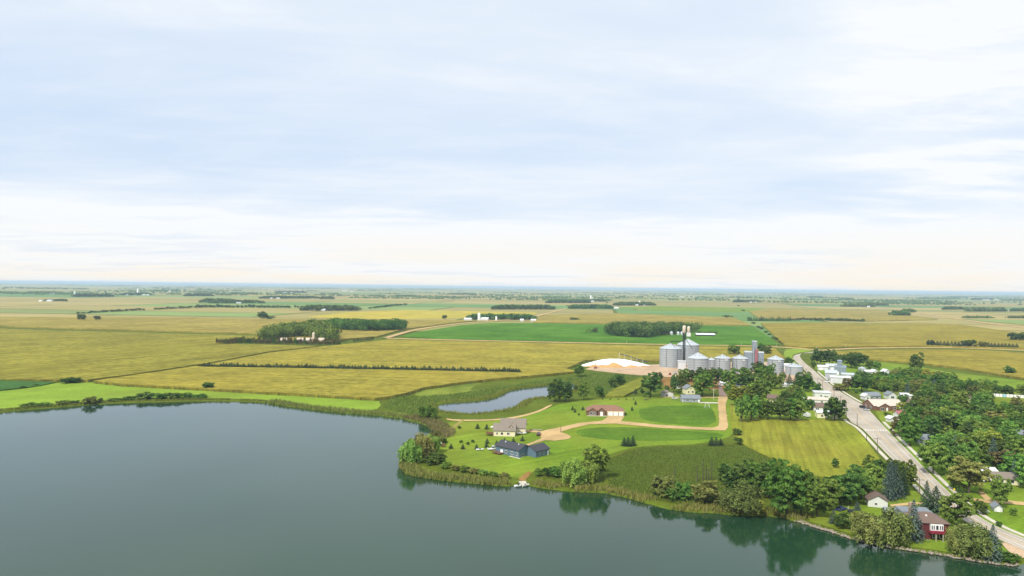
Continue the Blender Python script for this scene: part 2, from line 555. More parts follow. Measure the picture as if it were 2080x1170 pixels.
def inside(P, poly):
    """P Nx2 array -> bool array"""
    P = np.asarray(P, float); q = np.asarray([V2(p) for p in poly], float)
    x, y = P[:, 0], P[:, 1]
    r = np.zeros(len(P), bool)
    j = len(q) - 1
    for i in range(len(q)):
        c = ((q[i, 1] > y) != (q[j, 1] > y))
        with np.errstate(divide='ignore', invalid='ignore'):
            xi = (q[j, 0] - q[i, 0]) * (y - q[i, 1]) / (q[j, 1] - q[i, 1]) + q[i, 0]
        r ^= c & (x < xi)
        j = i
    return r


def area2(poly):
    return sum(a.x * b.y - b.x * a.y for a, b in zip(poly, poly[1:] + poly[:1])) / 2


def offset(poly, d):
    """move each corner of a closed loop outward by d"""
    if area2(poly) < 0: d = -d
    n = len(poly)
    out = []
    for i in range(n):
        t = (poly[(i + 1) % n] - poly[i - 1]); t.z = 0
        t.normalize()
        out.append(Vector((poly[i].x + t.y * d, poly[i].y - t.x * d, poly[i].z)))
    return out


shore_px = [(-300, 853), (-100, 842), (0, 835.5), (60, 830), (102, 827), (164, 822), (231, 817), (320, 815), (420, 812.5), (528, 815), (554, 818),
            (579, 823), (618, 828), (656, 833), (708, 838), (759, 842), (800, 846), (820, 849), (839, 853.5), (859, 859), (875, 867), (884, 876),
            (886, 883), (872, 888), (850, 893), (830, 906), (818, 925), (815, 942), (820, 955), (838, 964), (859, 967), (898, 973), (957, 979), (996, 983),
            (1040, 985), (1052, 979), (1062, 977), (1074, 983), (1099, 988), (1142, 994), (1158, 996), (1227, 997), (1248, 1002), (1276, 1008), (1305, 1017),
            (1335, 1025), (1379, 1035), (1408, 1037), (1458, 1039), (1487, 1042), (1516, 1044), (1556, 1044), (1585, 1048), (1615, 1055), (1640, 1062),
            (1679, 1074), (1718, 1087), (1747, 1096), (1777, 1101), (1816, 1110), (1840, 1113), (1879, 1118), (1909, 1124), (1948, 1130), (1978, 1135), (2027, 1142),
            (2062, 1145), (2076, 1139), (2092, 1136)]
shore_w = smooth(pts(*shore_px), 2, False)
shore_open = resample(shore_w, 2.0, False)
lake_loop = wobble(shore_open, 0.7, 0.12) + [Vector(v) for v in ((185, 198, 0), (215, 165, 0), (235, 60, 0), (220, -160, 0), (-300, -260, 0), (-900, -160, 0),
                                                              (-1050, 40, 0), (-960, 300, 0), (-640, 420, 0), (-480, 425, 0))]
pond_px = [(886, 822), (905, 818), (928, 816), (979, 812.5), (1005, 807), (1018, 802), (1031, 793.5), (1056, 788), (1108, 783), (1140, 777.5), (1168, 776), (1173, 786),
           (1156, 796), (1111, 806), (1082, 809), (1067, 812.5), (1056, 821), (1041, 829), (1005, 835.6), (964, 841), (941, 839.5), (923, 837), (897, 835.6), (887, 829)]
pond_loop = wobble(resample(smooth(pts(*pond_px), 2), 2.5), 0.7, 0.15, 3.0)


def tess_mesh(name, loop, mat, z0, zskirt=None, kind='structure', fine=None, parent=None):
    """flat sheet over a closed loop; with zskirt its sides go down to that level"""
    ps = [Vector((p.x, p.y, 0)) for p in loop]
    if area2(ps) < 0: ps.reverse()
    n = len(ps)
    tri = tessellate_polygon([ps])
    v = [(p.x, p.y, z0) for p in ps]
    f = []
    for t in tri:
        a, b, c = (ps[i] for i in t)
        f.append(tuple(t) if (b - a).cross(c - a).z > 0 else tuple(reversed(t)))
    if zskirt is not None:
        v += [(p.x, p.y, zskirt) for p in ps]
        f += [(i, i + n, (i + 1) % n + n, (i + 1) % n) for i in range(n)]
    me = bpy.data.meshes.new(name)
    me.from_pydata(v, [], f)
    me.materials.append(mat)
    me.update()
    o = link(bpy.data.objects.new(name, me), parent)
    if kind: o['kind'] = kind
    return o


def build_ground():
    R = 60000.0
    P, E = [], []

    def loop_in(lp):
        b = len(P); P.extend(Vector(V2(p)) for p in lp)
        E.extend((b + i, b + (i + 1) % len(lp)) for i in range(len(lp)))
    loop_in(lake_loop); loop_in(pond_loop)
    for r in (0.02, 0.06, 0.15, 0.4, 1.0):
        k = R * r
        for i in range(-4, 5):
            for j in range(-4, 5):
                if max(abs(i), abs(j)) == 4: P.append(Vector((i / 4 * k + 3.3 * r, j / 4 * k * 1.0 + 700)))
    for x in range(-900, 901, 75):
        for y in range(150, 1300, 75): P.append(Vector((x + 1.37, y + 0.61)))
    vs_, es, fs, *_ = delaunay_2d_cdt(P, E, [], 0, 1e-4)
    cen = np.array([[sum(vs_[i].x for i in f) / len(f), sum(vs_[i].y for i in f) / len(f)] for f in fs])
    bad = inside(cen, lake_loop) | inside(cen, pond_loop)
    V = [(v.x, v.y, 0.0) for v in vs_]
    F = []
    for f, b in zip(fs, bad):
        if b: continue
        a, b_, c = (vs_[i] for i in f[:3])
        F.append(tuple(f) if (b_.x - a.x) * (c.y - a.y) - (b_.y - a.y) * (c.x - a.x) > 0 else tuple(reversed(f)))
    for lp in (lake_loop, pond_loop):         # banks down into the water
        inn = offset(lp, -1.6)
        n = len(lp); o = len(V)
        V += [(p.x, p.y, 0.0) for p in lp] + [(p.x, p.y, -1.3) for p in inn]
        for i in range(n): F.append((o + i, o + (i + 1) % n, o + n + (i + 1) % n, o + n + i))
    me = bpy.data.meshes.new('ground')
    me.from_pydata(V, [], F)
    me.materials.append(M_ground)
    me.update()
    o = link(bpy.data.objects.new('ground', me))
    o['kind'] = 'structure'


build_ground()
tess_mesh('lake', offset(lake_loop, 1.0), M_lake, -0.55)
tess_mesh('pond', offset(pond_loop, 1.0), M_pond, -0.55)

_layer = [0.030]


def patch(name, px, mat, z=None, it=1, wob=0.5, kind='structure', step=4.0):
    if z is None:
        _layer[0] += 0.006; z = _layer[0]
    lp = resample(smooth(pts(*px), it), step)
    return tess_mesh(name, wobble(lp, wob, 0.2, z * 100) if wob else lp, mat, z, kind=kind)


# grass and bare ground round the lake and in the town
patch('meadow', [(-420, 812), (-100, 800), (0, 795), (60, 788), (88, 782), (118, 777), (178, 775), (250, 783), (420, 792), (560, 800), (768, 811), (776, 828), (740, 836), (700, 833), (618, 823), (560, 812.5),
                 (420, 808), (320, 810), (231, 812), (164, 817), (100, 822), (0, 830), (-120, 838), (-420, 852)], M_meadow)
patch('marsh_meadow', [(840, 799), (860, 791), (930, 781), (985, 777), (960, 785), (955, 796), (905, 803), (850, 806)], land('bright_marsh', C(124, 142, 50), C(170, 180, 72), C(108, 128, 48), 0.4, 0.08, big=0.05, bigamt=0.9))
patch('lawn', [(905, 856), (960, 857), (1010, 854), (1062, 847), (1110, 832), (1140, 819), (1230, 810), (1290, 806), (1345, 801), (1458, 806), (1478, 806), (1498, 830), (1512, 856),
               (1490, 884), (1440, 902), (1300, 905), (1232, 924), (1185, 944), (1095, 950), (1064, 972), (1050, 970), (1000, 966), (930, 955), (872, 938), (884, 912), (908, 888), (918, 872)], M_lawn)
patch('lawn', [(1478, 800), (1480, 760), (1600, 758), (1650, 770), (1700, 812), (1722, 850), (1500, 852)], M_lawn)
patch('lawn', [(1640, 738), (1690, 726), (1790, 735), (1850, 742), (1950, 760), (2250, 790), (2320, 1120), (2090, 1130), (2000, 1075), (1900, 985), (1822, 900), (1790, 860), (1770, 815), (1700, 780)], M_lawn)
patch('lawn', [(1632, 1056), (1690, 1030), (1760, 1002), (1795, 945), (1850, 990), (1900, 1030), (1990, 1085), (2075, 1128), (2070, 1140), (2027, 1138), (1948, 1126), (1879, 1114), (1816, 1106), (1747, 1091), (1679, 1069)], M_lawn)
patch('verge_meadow', [(1598, 707), (1660, 712), (1612, 718), (1608, 728), (1622, 742), (1600, 733), (1590, 720)], M_meadow)
patch('mown_field', [(1482, 806), (1500, 846), (1600, 853), (1722, 850), (1756, 890), (1795, 942), (1768, 972), (1690, 974), (1620, 958), (1560, 928), (1502, 900), (1484, 876)], M_hay)
patch('marsh_ground', [(1226, 936), (1300, 907), (1440, 906), (1506, 903), (1580, 938), (1640, 972), (1600, 1000), (1500, 1010), (1400, 1028), (1300, 1010), (1240, 992)], M_marsh)
patch('clover_patch', [(1163, 876), (1205, 868), (1290, 868), (1400, 876), (1474, 881), (1462, 892), (1300, 897), (1190, 890)], M_lush)
patch('clover_patch', [(1300, 826), (1440, 822), (1452, 840), (1456, 862), (1400, 865), (1318, 856), (1298, 848)], M_lush)
patch('soil_field', [(1326, 764), (1480, 766), (1482, 792), (1400, 790), (1340, 788)], M_soil)
patch('grain_yard', [(1180, 749), (1250, 740), (1345, 741), (1440, 735), (1600, 735), (1628, 752), (1645, 768), (1600, 778), (1500, 770), (1400, 768), (1300, 763), (1215, 754)], M_dirt)
patch('trail', [(905, 850), (930, 853), (1000, 852.5), (1046, 847), (1090, 836), (1118, 822), (1124, 822), (1098, 837), (1052, 849.5), (1000, 855), (930, 855.5), (908, 853)], M_gravel, it=2, wob=0.3)
patch('dirt_path', [(946, 852), (934, 862), (918, 874), (906, 889), (901, 891), (912, 872), (928, 859), (938, 852)], land('dry_grass', C(160, 150, 80), C(190, 176, 100), None, 0.6, 0.1))
patch('boat_landing', [(1052, 976), (1060, 966), (1075, 957), (1082, 960), (1070, 972), (1068, 979)], M_soil)
patch('gravel_drive', [(1459, 806), (1478, 806), (1474, 826), (1477, 850), (1479, 868), (1474, 875), (1448, 874.5), (1400, 872.5), (1340, 869.5), (1290, 865), (1251, 861), (1198, 862.5), (1160, 871), (1140, 878),
                       (1152, 883), (1160, 888), (1154, 892.5), (1129, 896), (1108, 895), (1094, 899), (1070, 906.5), (1058, 907.5), (1084, 898), (1100, 891), (1097, 884), (1092, 879), (1066, 878), (1062, 875), (1068, 873), (1098, 876.5), (1139, 868),
                       (1178, 859.5), (1222, 855.5), (1234, 848), (1232, 845), (1268, 846), (1266, 851), (1262, 856), (1340, 863.5), (1412, 868), (1448, 869), (1459, 866), (1461, 850), (1458, 824)], M_gravel, 0.22, 0, 0.55, step=2.0)
patch('side_street', [(1461, 805), (1478, 805.5), (1470, 795), (1466, 786), (1460, 778), (1456, 778), (1460, 788), (1460, 797)], M_asphalt, 0.225, 0, 0.1)
patch('gravel_lane', [(1340, 806), (1400, 806.5), (1460, 807), (1460, 808.5), (1400, 808), (1340, 807.5)], M_gravel, 0.215, 0, 0.1)
patch('gravel_lane', [(1421, 817), (1460, 818), (1460, 820), (1421, 819.5)], M_walk, 0.215, 0, 0.1)
patch('gravel_lane', [(1842, 1022), (1876, 1021), (1876, 1025), (1842, 1027.5), (1810, 1030), (1808, 1026)], M_gravel, 0.215, 0, 0.1)
patch('gravel_lane', [(1952, 1012), (1992, 1014), (2005, 1018), (2045, 1017), (2085, 1021), (2200, 1030), (2200, 1040), (2085, 1028), (2045, 1024), (2005, 1023), (1990, 1018), (1958, 1018)], M_gravel, 0.215, 0, 0.2)
patch('gravel_lane', [(1986, 1000), (1998, 1000), (2016, 1016), (2002, 1018)], M_gravel, 0.218, 0, 0.2)
patch('roadside_sand', [(2030, 1098), (2080, 1119), (2098, 1131), (2070, 1136), (2048, 1122)], M_dirt, 0.2, 1, 0.2)

# main street: concrete between kerbs, widening at the diagonal parking
road_l = [(1660, 717), (1634, 717.5), (1614, 721), (1609.5, 727), (1616, 734), (1631, 747), (1647, 767), (1669, 789), (1689, 805), (1707, 824), (1719, 843), (1728, 858), (1746, 866), (1760, 878), (1778, 897), (1804, 925), (1850, 966), (1877, 993), (1912, 1026), (1960, 1060), (2033, 1098), (2090, 1123), (2240, 1190)]
road_r = [(1668, 714.5), (1646, 715), (1629, 718), (1623, 723.5), (1631, 735), (1650, 750), (1666.5, 765), (1682, 779), (1706, 796), (1730, 811), (1757, 826), (1772, 842), (1788, 860), (1800, 872), (1812, 886), (1855, 928), (1872, 948), (1934, 1009), (1956, 1028), (1976, 1044), (2018, 1070), (2086, 1098), (2260, 1165)]
RL, RR = resample(smooth(pts(*road_l), 2, False), 4, False), resample(smooth(pts(*road_r), 2, False), 4, False)


def strip_between(name, A, B, mat, z):
    n = 160
    def even(P):
        d = [0.0]
        for a, b in zip(P, P[1:]): d.append(d[-1] + (b - a).length)
        out = []
        for k in range(n + 1):
            t = d[-1] * k / n
            i = min(len(P) - 2, max(0, int(np.searchsorted(d, t)) - 1))
            out.append(P[i].lerp(P[i + 1], (t - d[i]) / max(1e-6, d[i + 1] - d[i])))
        return out
    A, B = even(A), even(B)
    mb = MB()
    mb.add([(p.x, p.y, z) for p in A] + [(p.x, p.y, z) for p in B], [(i, i + 1, n + 2 + i, n + 1 + i) for i in range(n)])
    o = mb.build(name, mat)
    me = o.data
    if me.polygons[0].normal.z < 0: me.flip_normals()
    o['kind'] = 'structure'
    return o, A, B


road, RA, RB = strip_between('road', RL, RR, M_road, 0.23)


def ribbon(name, P, w, mat, z, thick=0.0, kind='structure', parent=None):
    mb = MB()
    v = []
    n = len(P)
    for i, p in enumerate(P):
        t = (P[min(i + 1, n - 1)] - P[max(i - 1, 0)]); t.z = 0; t.normalize()
        s = Vector((-t.y, t.x, 0)) * w / 2
        v += [p + s, p - s]
    up = [(q.x, q.y, z) for q in v]
    f = [(2 * i, 2 * i + 1, 2 * i + 3, 2 * i + 2) for i in range(n - 1)]
    if thick:
        up += [(q.x, q.y, z - thick) for q in v]
        o = 2 * n
        f += [(2 * i, 2 * i + 2, o + 2 * i + 2, o + 2 * i) for i in range(n - 1)] + [(2 * i + 3, 2 * i + 1, o + 2 * i + 1, o + 2 * i + 3) for i in range(n - 1)]
        f += [(0, o, o + 1, 1), (2 * n - 2, 2 * n - 1, o + 2 * n - 1, o + 2 * n - 2)]
    mb.add(up, f)
    ob = mb.build(name, mat, parent)
    if ob.data.polygons[0].normal.z < 0: ob.data.flip_normals()
    if kind: ob['kind'] = kind
    return ob


def side(P, d):
    out = []
    n = len(P)
    for i, p in enumerate(P):
        t = (P[min(i + 1, n - 1)] - P[max(i - 1, 0)]); t.z = 0; t.normalize()
        out.append(p + Vector((-t.y, t.x, 0)) * d)
    return out


# index along the street: 0 far bend .. 160 near bottom right
for A, s in ((RA, -1), (RB, 1)):
    ribbon('kerb', A[20:], 0.35, M_walk, 0.36, 0.36)
cl = [(a + b) / 2 for a, b in zip(RA, RB)]


def near_y(P, y):
    return min(range(len(P)), key=lambda i: abs(P[i].y - y))


for (A, s, y0, y1) in ((RA, -1, 452, 320), (RA, -1, 300, 255), (RB, 1, 445, 226), (RB, 1, 215, 170), (RB, 1, 720, 520)):
    seg = A[near_y(A, y0):near_y(A, y1)]
    if len(seg) > 2: ribbon('sidewalk', smooth(side(seg, 2.6 * s), 1, False), 1.7, M_walk, 0.30, 0.3)
for d in (-0.18, 0.18):
    ribbon('lane_line', side(cl[30:], d), 0.13, M_lineyellow, 0.238)
for A, s in ((RA, 1), (RB, -1)):
    ribbon('lane_line', side(A[near_y(A, 410):near_y(A, 180)], 2.3 * s), 0.16, M_linewhite, 0.238)
for k in range(15):                            # diagonal parking stalls on both kerbs
    for A, s, y0 in ((RA, 1, 500), (RB, -1, 505)):
        i = near_y(A, y0 - k * 4.2)
        if A[i].y < (438 if s == 1 else 444): continue
        t = (A[i + 1] - A[i]); t.z = 0; t.normalize()
        nrm = Vector((-t.y, t.x, 0)) * s
        ribbon('parking_line', [A[i] + nrm * 0.4, A[i] + nrm * 4.6 + t * 2.2], 0.14, M_linewhite, 0.238)
a, b = RA[near_y(RA, 420)], RB[near_y(RB, 420)]
for k in range(9): # crossing bars
    p = a.lerp(b, (k + 0.5) / 9)
    ribbon('crossing_bar', [p + Vector((0.5, 1.3, 0)), p - Vector((0.5, 1.3, 0))], 0.6, M_linewhite, 0.238)

# gravel section roads
for nm, px, w in (('gravel_road', [(786, 687.5), (900, 690.5), (1220, 697.5), (1345, 700), (1520, 702.5), (1610, 706.5), (1660, 712), (1690, 711), (1740, 707.5), (1880, 706), (1960, 707), (2080, 712), (2400, 728)], 8.5),
                  ('gravel_road', [(786, 687), (806, 681), (832, 673.5), (880, 665), (940, 657.5), (1000, 653.5), (1082, 645), (1112, 637), (1150, 627)], 10),
                  ('gravel_road', [(1690, 605.5), (1722, 612), (1760, 620), (1812, 629), (1862, 635), (1910, 643), (1960, 651), (2080, 667), (2300, 694)], 12),
                  ('farm_lane', [(1355, 699), (1354, 690), (1351, 684), (1352, 681), (1390, 681)], 6)):
    ribbon(nm, resample(smooth(pts(*px), 2, False), 12, False), w, M_gravel, 0.6 if nm == 'farm_lane' or px[0][0] == 786 and px[1][0] == 900 else 1.25, 0.6)


# ------------------------------------------------------------------ crops, reeds and far farmland
def tufts(name, P, z0, h, w, nb, mat, seed, label=None, cat=None, lean=0.35, zarr=None):
    """upright blades at the points P, joined: nobody could count them"""
    r = np.random.default_rng(seed)
    P = np.asarray(P, float)
    n = len(P)
    if n == 0: return None
    base = np.repeat(P[:, :2], nb, 0) + r.normal(0, w * 0.9, (n * nb, 2))
    zb = np.full(n * nb, z0) if zarr is None else np.repeat(zarr, nb)
    k = n * nb
    an = r.uniform(0, 2 * np.pi, k)
    hh = np.repeat(h * r.uniform(0.6, 1.15, n), nb) * r.uniform(0.75, 1.1, k)
    ww = w * r.uniform(0.6, 1.2, k)
    ux, uy = np.cos(an) * ww / 2, np.sin(an) * ww / 2
    lx, ly = r.normal(0, lean, k) * hh * 0.5, r.normal(0, lean, k) * hh * 0.5
    V = np.zeros((k, 4, 3))
    V[:, 0] = np.stack([base[:, 0] - ux, base[:, 1] - uy, zb], 1)
    V[:, 1] = np.stack([base[:, 0] + ux, base[:, 1] + uy, zb], 1)
    V[:, 2] = np.stack([base[:, 0] + ux * 0.5 + lx, base[:, 1] + uy * 0.5 + ly, zb + hh], 1)
    V[:, 3] = np.stack([base[:, 0] - ux * 0.5 + lx, base[:, 1] - uy * 0.5 + ly, zb + hh], 1)
    tint = np.clip(np.repeat(r.uniform(0, 1, n), nb) * 0.7 + r.uniform(0, 0.3, k), 0, 1)
    me = mesh_arrays(name, V.reshape(-1, 3), np.arange(k * 4).reshape(-1, 4), [mat], tint)
    o = link(bpy.data.objects.new(name, me))
    return tag(o, label, cat, None, 'stuff')


def band(line, lo, hi, dens, seed, lfreq=0.05):
    """random points beside an open line (lo..hi metres to its left), thinned by noise"""
    r = np.random.default_rng(seed)
    out = []
    for a, b in zip(line, line[1:]):
        t = b - a; t.z = 0
        L_ = t.length
        if L_ < 1e-4: continue
        t.normalize()
        k = r.poisson(L_ * (hi - lo) * dens)
        for _ in range(k):
            s, d = r.uniform(0, L_), r.uniform(lo, hi)
            p = a + t * s + Vector((-t.y, t.x, 0)) * d
            if mnoise.noise(Vector((p.x * lfreq, p.y * lfreq, seed))) > -0.45: out.append((p.x, p.y))
    return out


def fill(poly, dens, seed):
    r = np.random.default_rng(seed)
    q = np.array([V2(p) for p in poly])
    lo, hi = q.min(0), q.max(0)
    n = int((hi - lo).prod() * dens)
    P = r.uniform(lo, hi, (n, 2))
    return P[inside(P, poly) & ~inside(P, pond_loop) & ~inside(P, lake_loop)]


def crop(name, label, cat, px, z, mat, wob=0.6, fringe=0.0, fmat=None):
    lp = wobble(resample(pts(*px, z=z), 9.0), wob, 0.1, z)
    o = tess_mesh(name, lp, mat, z, 0.0, kind='stuff')
    tag(o, label, cat)
    if fringe:
        line = resample([Vector((p.x, p.y, 0)) for p in lp], 0.5)
        P = [V2(p) for p in line if p.y < 900]
        tufts(name + '_edge', P, 0.0, z * 1.12, 0.45, 2, fmat or L_corn, int(z * 100) + len(px), 'upright leafy stalks along the edge of the ' + label, cat, 0.12)
    return o


CH = 2.1
crop('corn_field', 'wide golden corn field left of the dark shelterbelt', 'corn field',
     [(-500, 665), (0, 667), (110, 671), (420, 679), (530, 682), (520, 690), (436, 698), (530, 699.5), (648, 702.5), (545, 714), (425, 736.5), (300, 755), (178, 771.5), (112, 771), (0, 769), (-500, 760)], CH, M_corn2, 0.8, 1, L_corn)
crop('corn_field', 'golden corn field on both sides of the dark evergreen row', 'corn field',
     [(190, 773), (300, 757.5), (398, 743.3), (404, 744.6), (600, 747.3), (800, 750.8), (1058, 756), (1060, 753.4), (800, 748), (600, 744.5), (412, 741.6), (430, 738), (548, 716), (655, 703.5), (790, 689.5), (900, 692), (1220, 699.5), (1345, 702.5), (1480, 704.5), (1574, 707.5), (1596, 727), (1500, 728), (1345, 733), (1300, 731), (1205, 730), (1186, 732), (1150, 748),
      (1170, 754), (1090, 761.5), (1000, 769), (930, 777), (860, 787), (826, 797), (796, 804), (762, 808), (560, 796.5), (420, 788.5), (250, 779.5)], CH, M_corn, 0.8, 1, L_corn)
crop('soybean_field', 'bright green soybean field behind the grain bins', 'soybean field',
     [(815, 683.5), (840, 676), (940, 660), (1000, 656), (1120, 656.5), (1240, 659), (1420, 661), (1530, 663), (1584, 699.5), (1450, 700.5), (1360, 699), (1345, 698), (1220, 695), (900, 688)], 0.8, M_soy, 0.8)
crop('soybean_field', 'dark green field at the far left above the meadow', 'soybean field',
     [(-500, 768), (-100, 770), (0, 772), (112, 776), (84, 782), (50, 787), (0, 792), (-500, 808)], 0.8, M_soydark, 0.6)
crop('grain_field', 'ripe yellow field beyond the shelterbelt', 'grain field',
     [(622, 643.5), (700, 634.5), (820, 629.5), (940, 631.5), (1092, 634.5), (1076, 643), (960, 646), (820, 648), (700, 647)], 0.7, M_yellow, 1.5)
crop('corn_field', 'tan corn field above the wooded shelterbelt', 'corn field',
     [(-500, 642), (0, 643.5), (400, 645), (520, 648), (700, 649), (920, 650), (968, 651), (918, 655.5), (812, 670), (766, 683), (700, 688), (655, 696), (520, 676.5), (110, 665.5), (0, 661.5), (-500, 656)], CH, M_corntan, 1.5)
crop('corn_field', 'golden corn field right of the bush-lined ditch', 'corn field',
     [(1545, 656), (1650, 655), (1760, 657), (1860, 656), (1950, 659), (2080, 677), (2350, 708), (2350, 722), (2080, 708), (1880, 702), (1740, 703.5), (1640, 705), (1594, 701)], CH, M_corn3, 0.8, 1)
crop('corn_field', 'golden field between the gravel road and the town trees', 'corn field',
     [(1690, 714), (1760, 710.5), (1880, 709.5), (2000, 711), (2350, 734), (2350, 800), (2080, 768), (1960, 748), (1860, 736), (1790, 731), (1720, 727)], CH, M_corn3, 0.8, 1)
crop('corn_field', 'tan corn field beyond the tree row on the right', 'corn field',
     [(1522, 633), (1560, 626), (1780, 629), (1850, 640), (1905, 649), (1850, 650), (1760, 652), (1540, 645)], CH, M_corntan, 2)
crop('corn_field', 'tan field band behind the green soybeans', 'corn field',
     [(1100, 640), (1250, 636), (1490, 645), (1525, 660), (1420, 659), (1240, 657), (1080, 654)], CH, M_corntan, 2)
crop('hay_field', 'pale green strip behind the grove farm', 'hay field', [(1250, 624), (1340, 622), (1620, 628), (1500, 634), (1330, 631)], 0.4, M_lawn, 2)
crop('corn_field', 'striped corn plot beside the big round tree', 'corn field',
     [(1229, 804), (1245, 791), (1280, 776), (1300, 767.5), (1322, 766), (1312, 777), (1290, 793), (1268, 804)], 1.2, land('corn_plot', C(126, 136, 44), C(168, 168, 66), None, 0.5, 0.05, rows=3.5, rowdir=0.62, rowamt=0.6), 0.3, 0)


def far_fields():
    """patchwork of square sections out to the horizon, each field its own colour"""
    r = np.random.default_rng(11)
    cols = [C(180, 166, 84), C(190, 172, 94), C(172, 160, 78), C(164, 162, 72), C(144, 156, 66), C(110, 152, 60), C(94, 144, 56), C(146, 170, 78), C(200, 188, 88)]
    wts = np.array([0.20, 0.14, 0.16, 0.12, 0.09, 0.10, 0.08, 0.08, 0.03]); wts /= wts.sum()
    V, F, CO = [], [], []
    ang = rad(-7)
    ca, sa = math.cos(ang), math.sin(ang)
    y = 700.0
    while y < 42000:
        d = r.uniform(160, 420) * (1 + y / 14000)
        half = y * 0.95 + 900
        x = -half + r.uniform(-300, 0)
        while x < half:
            w = r.uniform(300, 1000) * (1 + y / 20000)
            g = 5 + y * 0.0004
            q = [(x + g, y + g), (x + w - g, y + g), (x + w - g, y + d - g), (x + g, y + d - g)]
            q = [(a * ca - b * sa, a * sa + b * ca) for a, b in q]
            x += w
            if min(b for a, b in q) < 1010: continue
            o = len(V)
            zz = 0.35 if y < 4000 else 1.0
            V += [(a, b, zz) for a, b in q]
            F.append((o, o + 1, o + 2, o + 3))
            CO.append(cols[r.choice(len(cols), p=wts)])
        y += d
    m, nt, N, L, p = newmat('far_crops')
    at = N.new('ShaderNodeAttribute'); at.attribute_name = 'crop'
    g = N.new('ShaderNodeNewGeometry').outputs['Position']
    v = _map(N, L, _noise(N, L, g, 0.01, 4, 0.6, (0.4, 1, 1), 0.12), 0.25, 0.75, 0.82, 1.16)
    cm = N.new('ShaderNodeCombineColor')
    for i in range(3): L.new(v, cm.inputs[i])
    L.new(_mix(N, L, 1.0, at.outputs['Color'], cm.outputs[0], 'MULTIPLY'), p.inputs['Base Color'])
    p.inputs['Roughness'].default_value = 0.95
    me = mesh_arrays('distant_fields', np.array(V), np.array(F), [m])
    a = me.attributes.new('crop', 'FLOAT_COLOR', 'FACE')
    a.data.foreach_set('color', np.array([(*c, 1.0) for c in CO], np.float32).ravel())
    o = link(bpy.data.objects.new('distant_fields', me))
    tag(o, 'patchwork of tan and green fields reaching to the horizon', 'fields', None, 'stuff')


far_fields()

# reeds along the water
sl = shore_open
i_end = min(range(len(sl)), key=lambda i: (sl[i] - G(1640, 1062)).length)
i_a = min(range(len(sl)), key=lambda i: (sl[i] - G(540, 816)).length)
i_cove = min(range(len(sl)), key=lambda i: (sl[i] - G(820, 849)).length)
i_tip = min(range(len(sl)), key=lambda i: (sl[i] - G(816, 945)).length)
i_dock0 = min(range(len(sl)), key=lambda i: (sl[i] - G(1045, 984)).length)
i_dock1 = min(range(len(sl)), key=lambda i: (sl[i] - G(1074, 984)).length)
tufts('reeds', band(sl[:i_a], 0.0, 4.0, 1.0, 21), 0, 1.3, 0.4, 3, L_reedgreen, 1, 'low green reeds along the left lake shore', 'reeds')
tufts('reeds', band(sl[i_a:i_cove], -1.2, 9.0, 0.9, 22), -0.3, 1.8, 0.42, 3, L_reed, 2, 'olive reeds along the lake shore below the meadow', 'reeds')
tufts('reeds', band(sl[i_cove:i_tip], -1.0, 11.0, 0.9, 23), -0.3, 1.9, 0.42, 3, L_reedbrown, 3, 'brownish reeds round the small cove', 'reeds')
tufts('reeds', band(sl[i_tip:i_dock0], -1.2, 6.5, 1.5, 24), -0.3, 2.0, 0.38, 3, L_reed, 4, 'tall straw-coloured reeds along the point left of the dock', 'reeds')
tufts('reeds', band(sl[i_dock1:i_end], -1.0, 5.6, 1.4, 25), -0.3, 2.0, 0.38, 3, L_reed, 5, 'tall reeds along the shore right of the dock', 'reeds')
pl = [Vector(p) for p in pond_loop] + [Vector(pond_loop[0])]
if area2(pond_loop) > 0: pl.reverse()
tufts('reeds', band(pl, -0.5, 6.0, 0.8, 26), -0.3, 1.6, 0.42, 3, L_reedgreen, 6, 'green reeds ringing the small pond', 'reeds')
marsh_loop = pts((1232, 938), (1300, 909), (1440, 908), (1504, 906), (1575, 938), (1632, 970), (1600, 1000), (1500, 1010), (1400, 1026), (1300, 1008), (1240, 990))
tufts('marsh_grass', fill(marsh_loop, 2.6, 27), 0, 0.62, 0.30, 3, leaf('marsh_blades', (0.098, 0.172, 0.030), (0.215, 0.290, 0.060), 0, 0.35), 7, 'tall dark green grass filling the marsh', 'grass')
tufts('marsh_grass', fill(pts((778, 830), (800, 806), (850, 806), (930, 800), (1000, 790), (1150, 765), (1215, 758), (1300, 764), (1250, 786), (1228, 806), (1180, 800), (1172, 776), (1110, 782), (1030, 790), (1000, 805), (890, 817), (882, 832), (850, 846)), 0.45, 28),
      0, 1.2, 0.5, 3, L_reedgreen, 8, 'olive wetland grass round the small pond', 'grass')


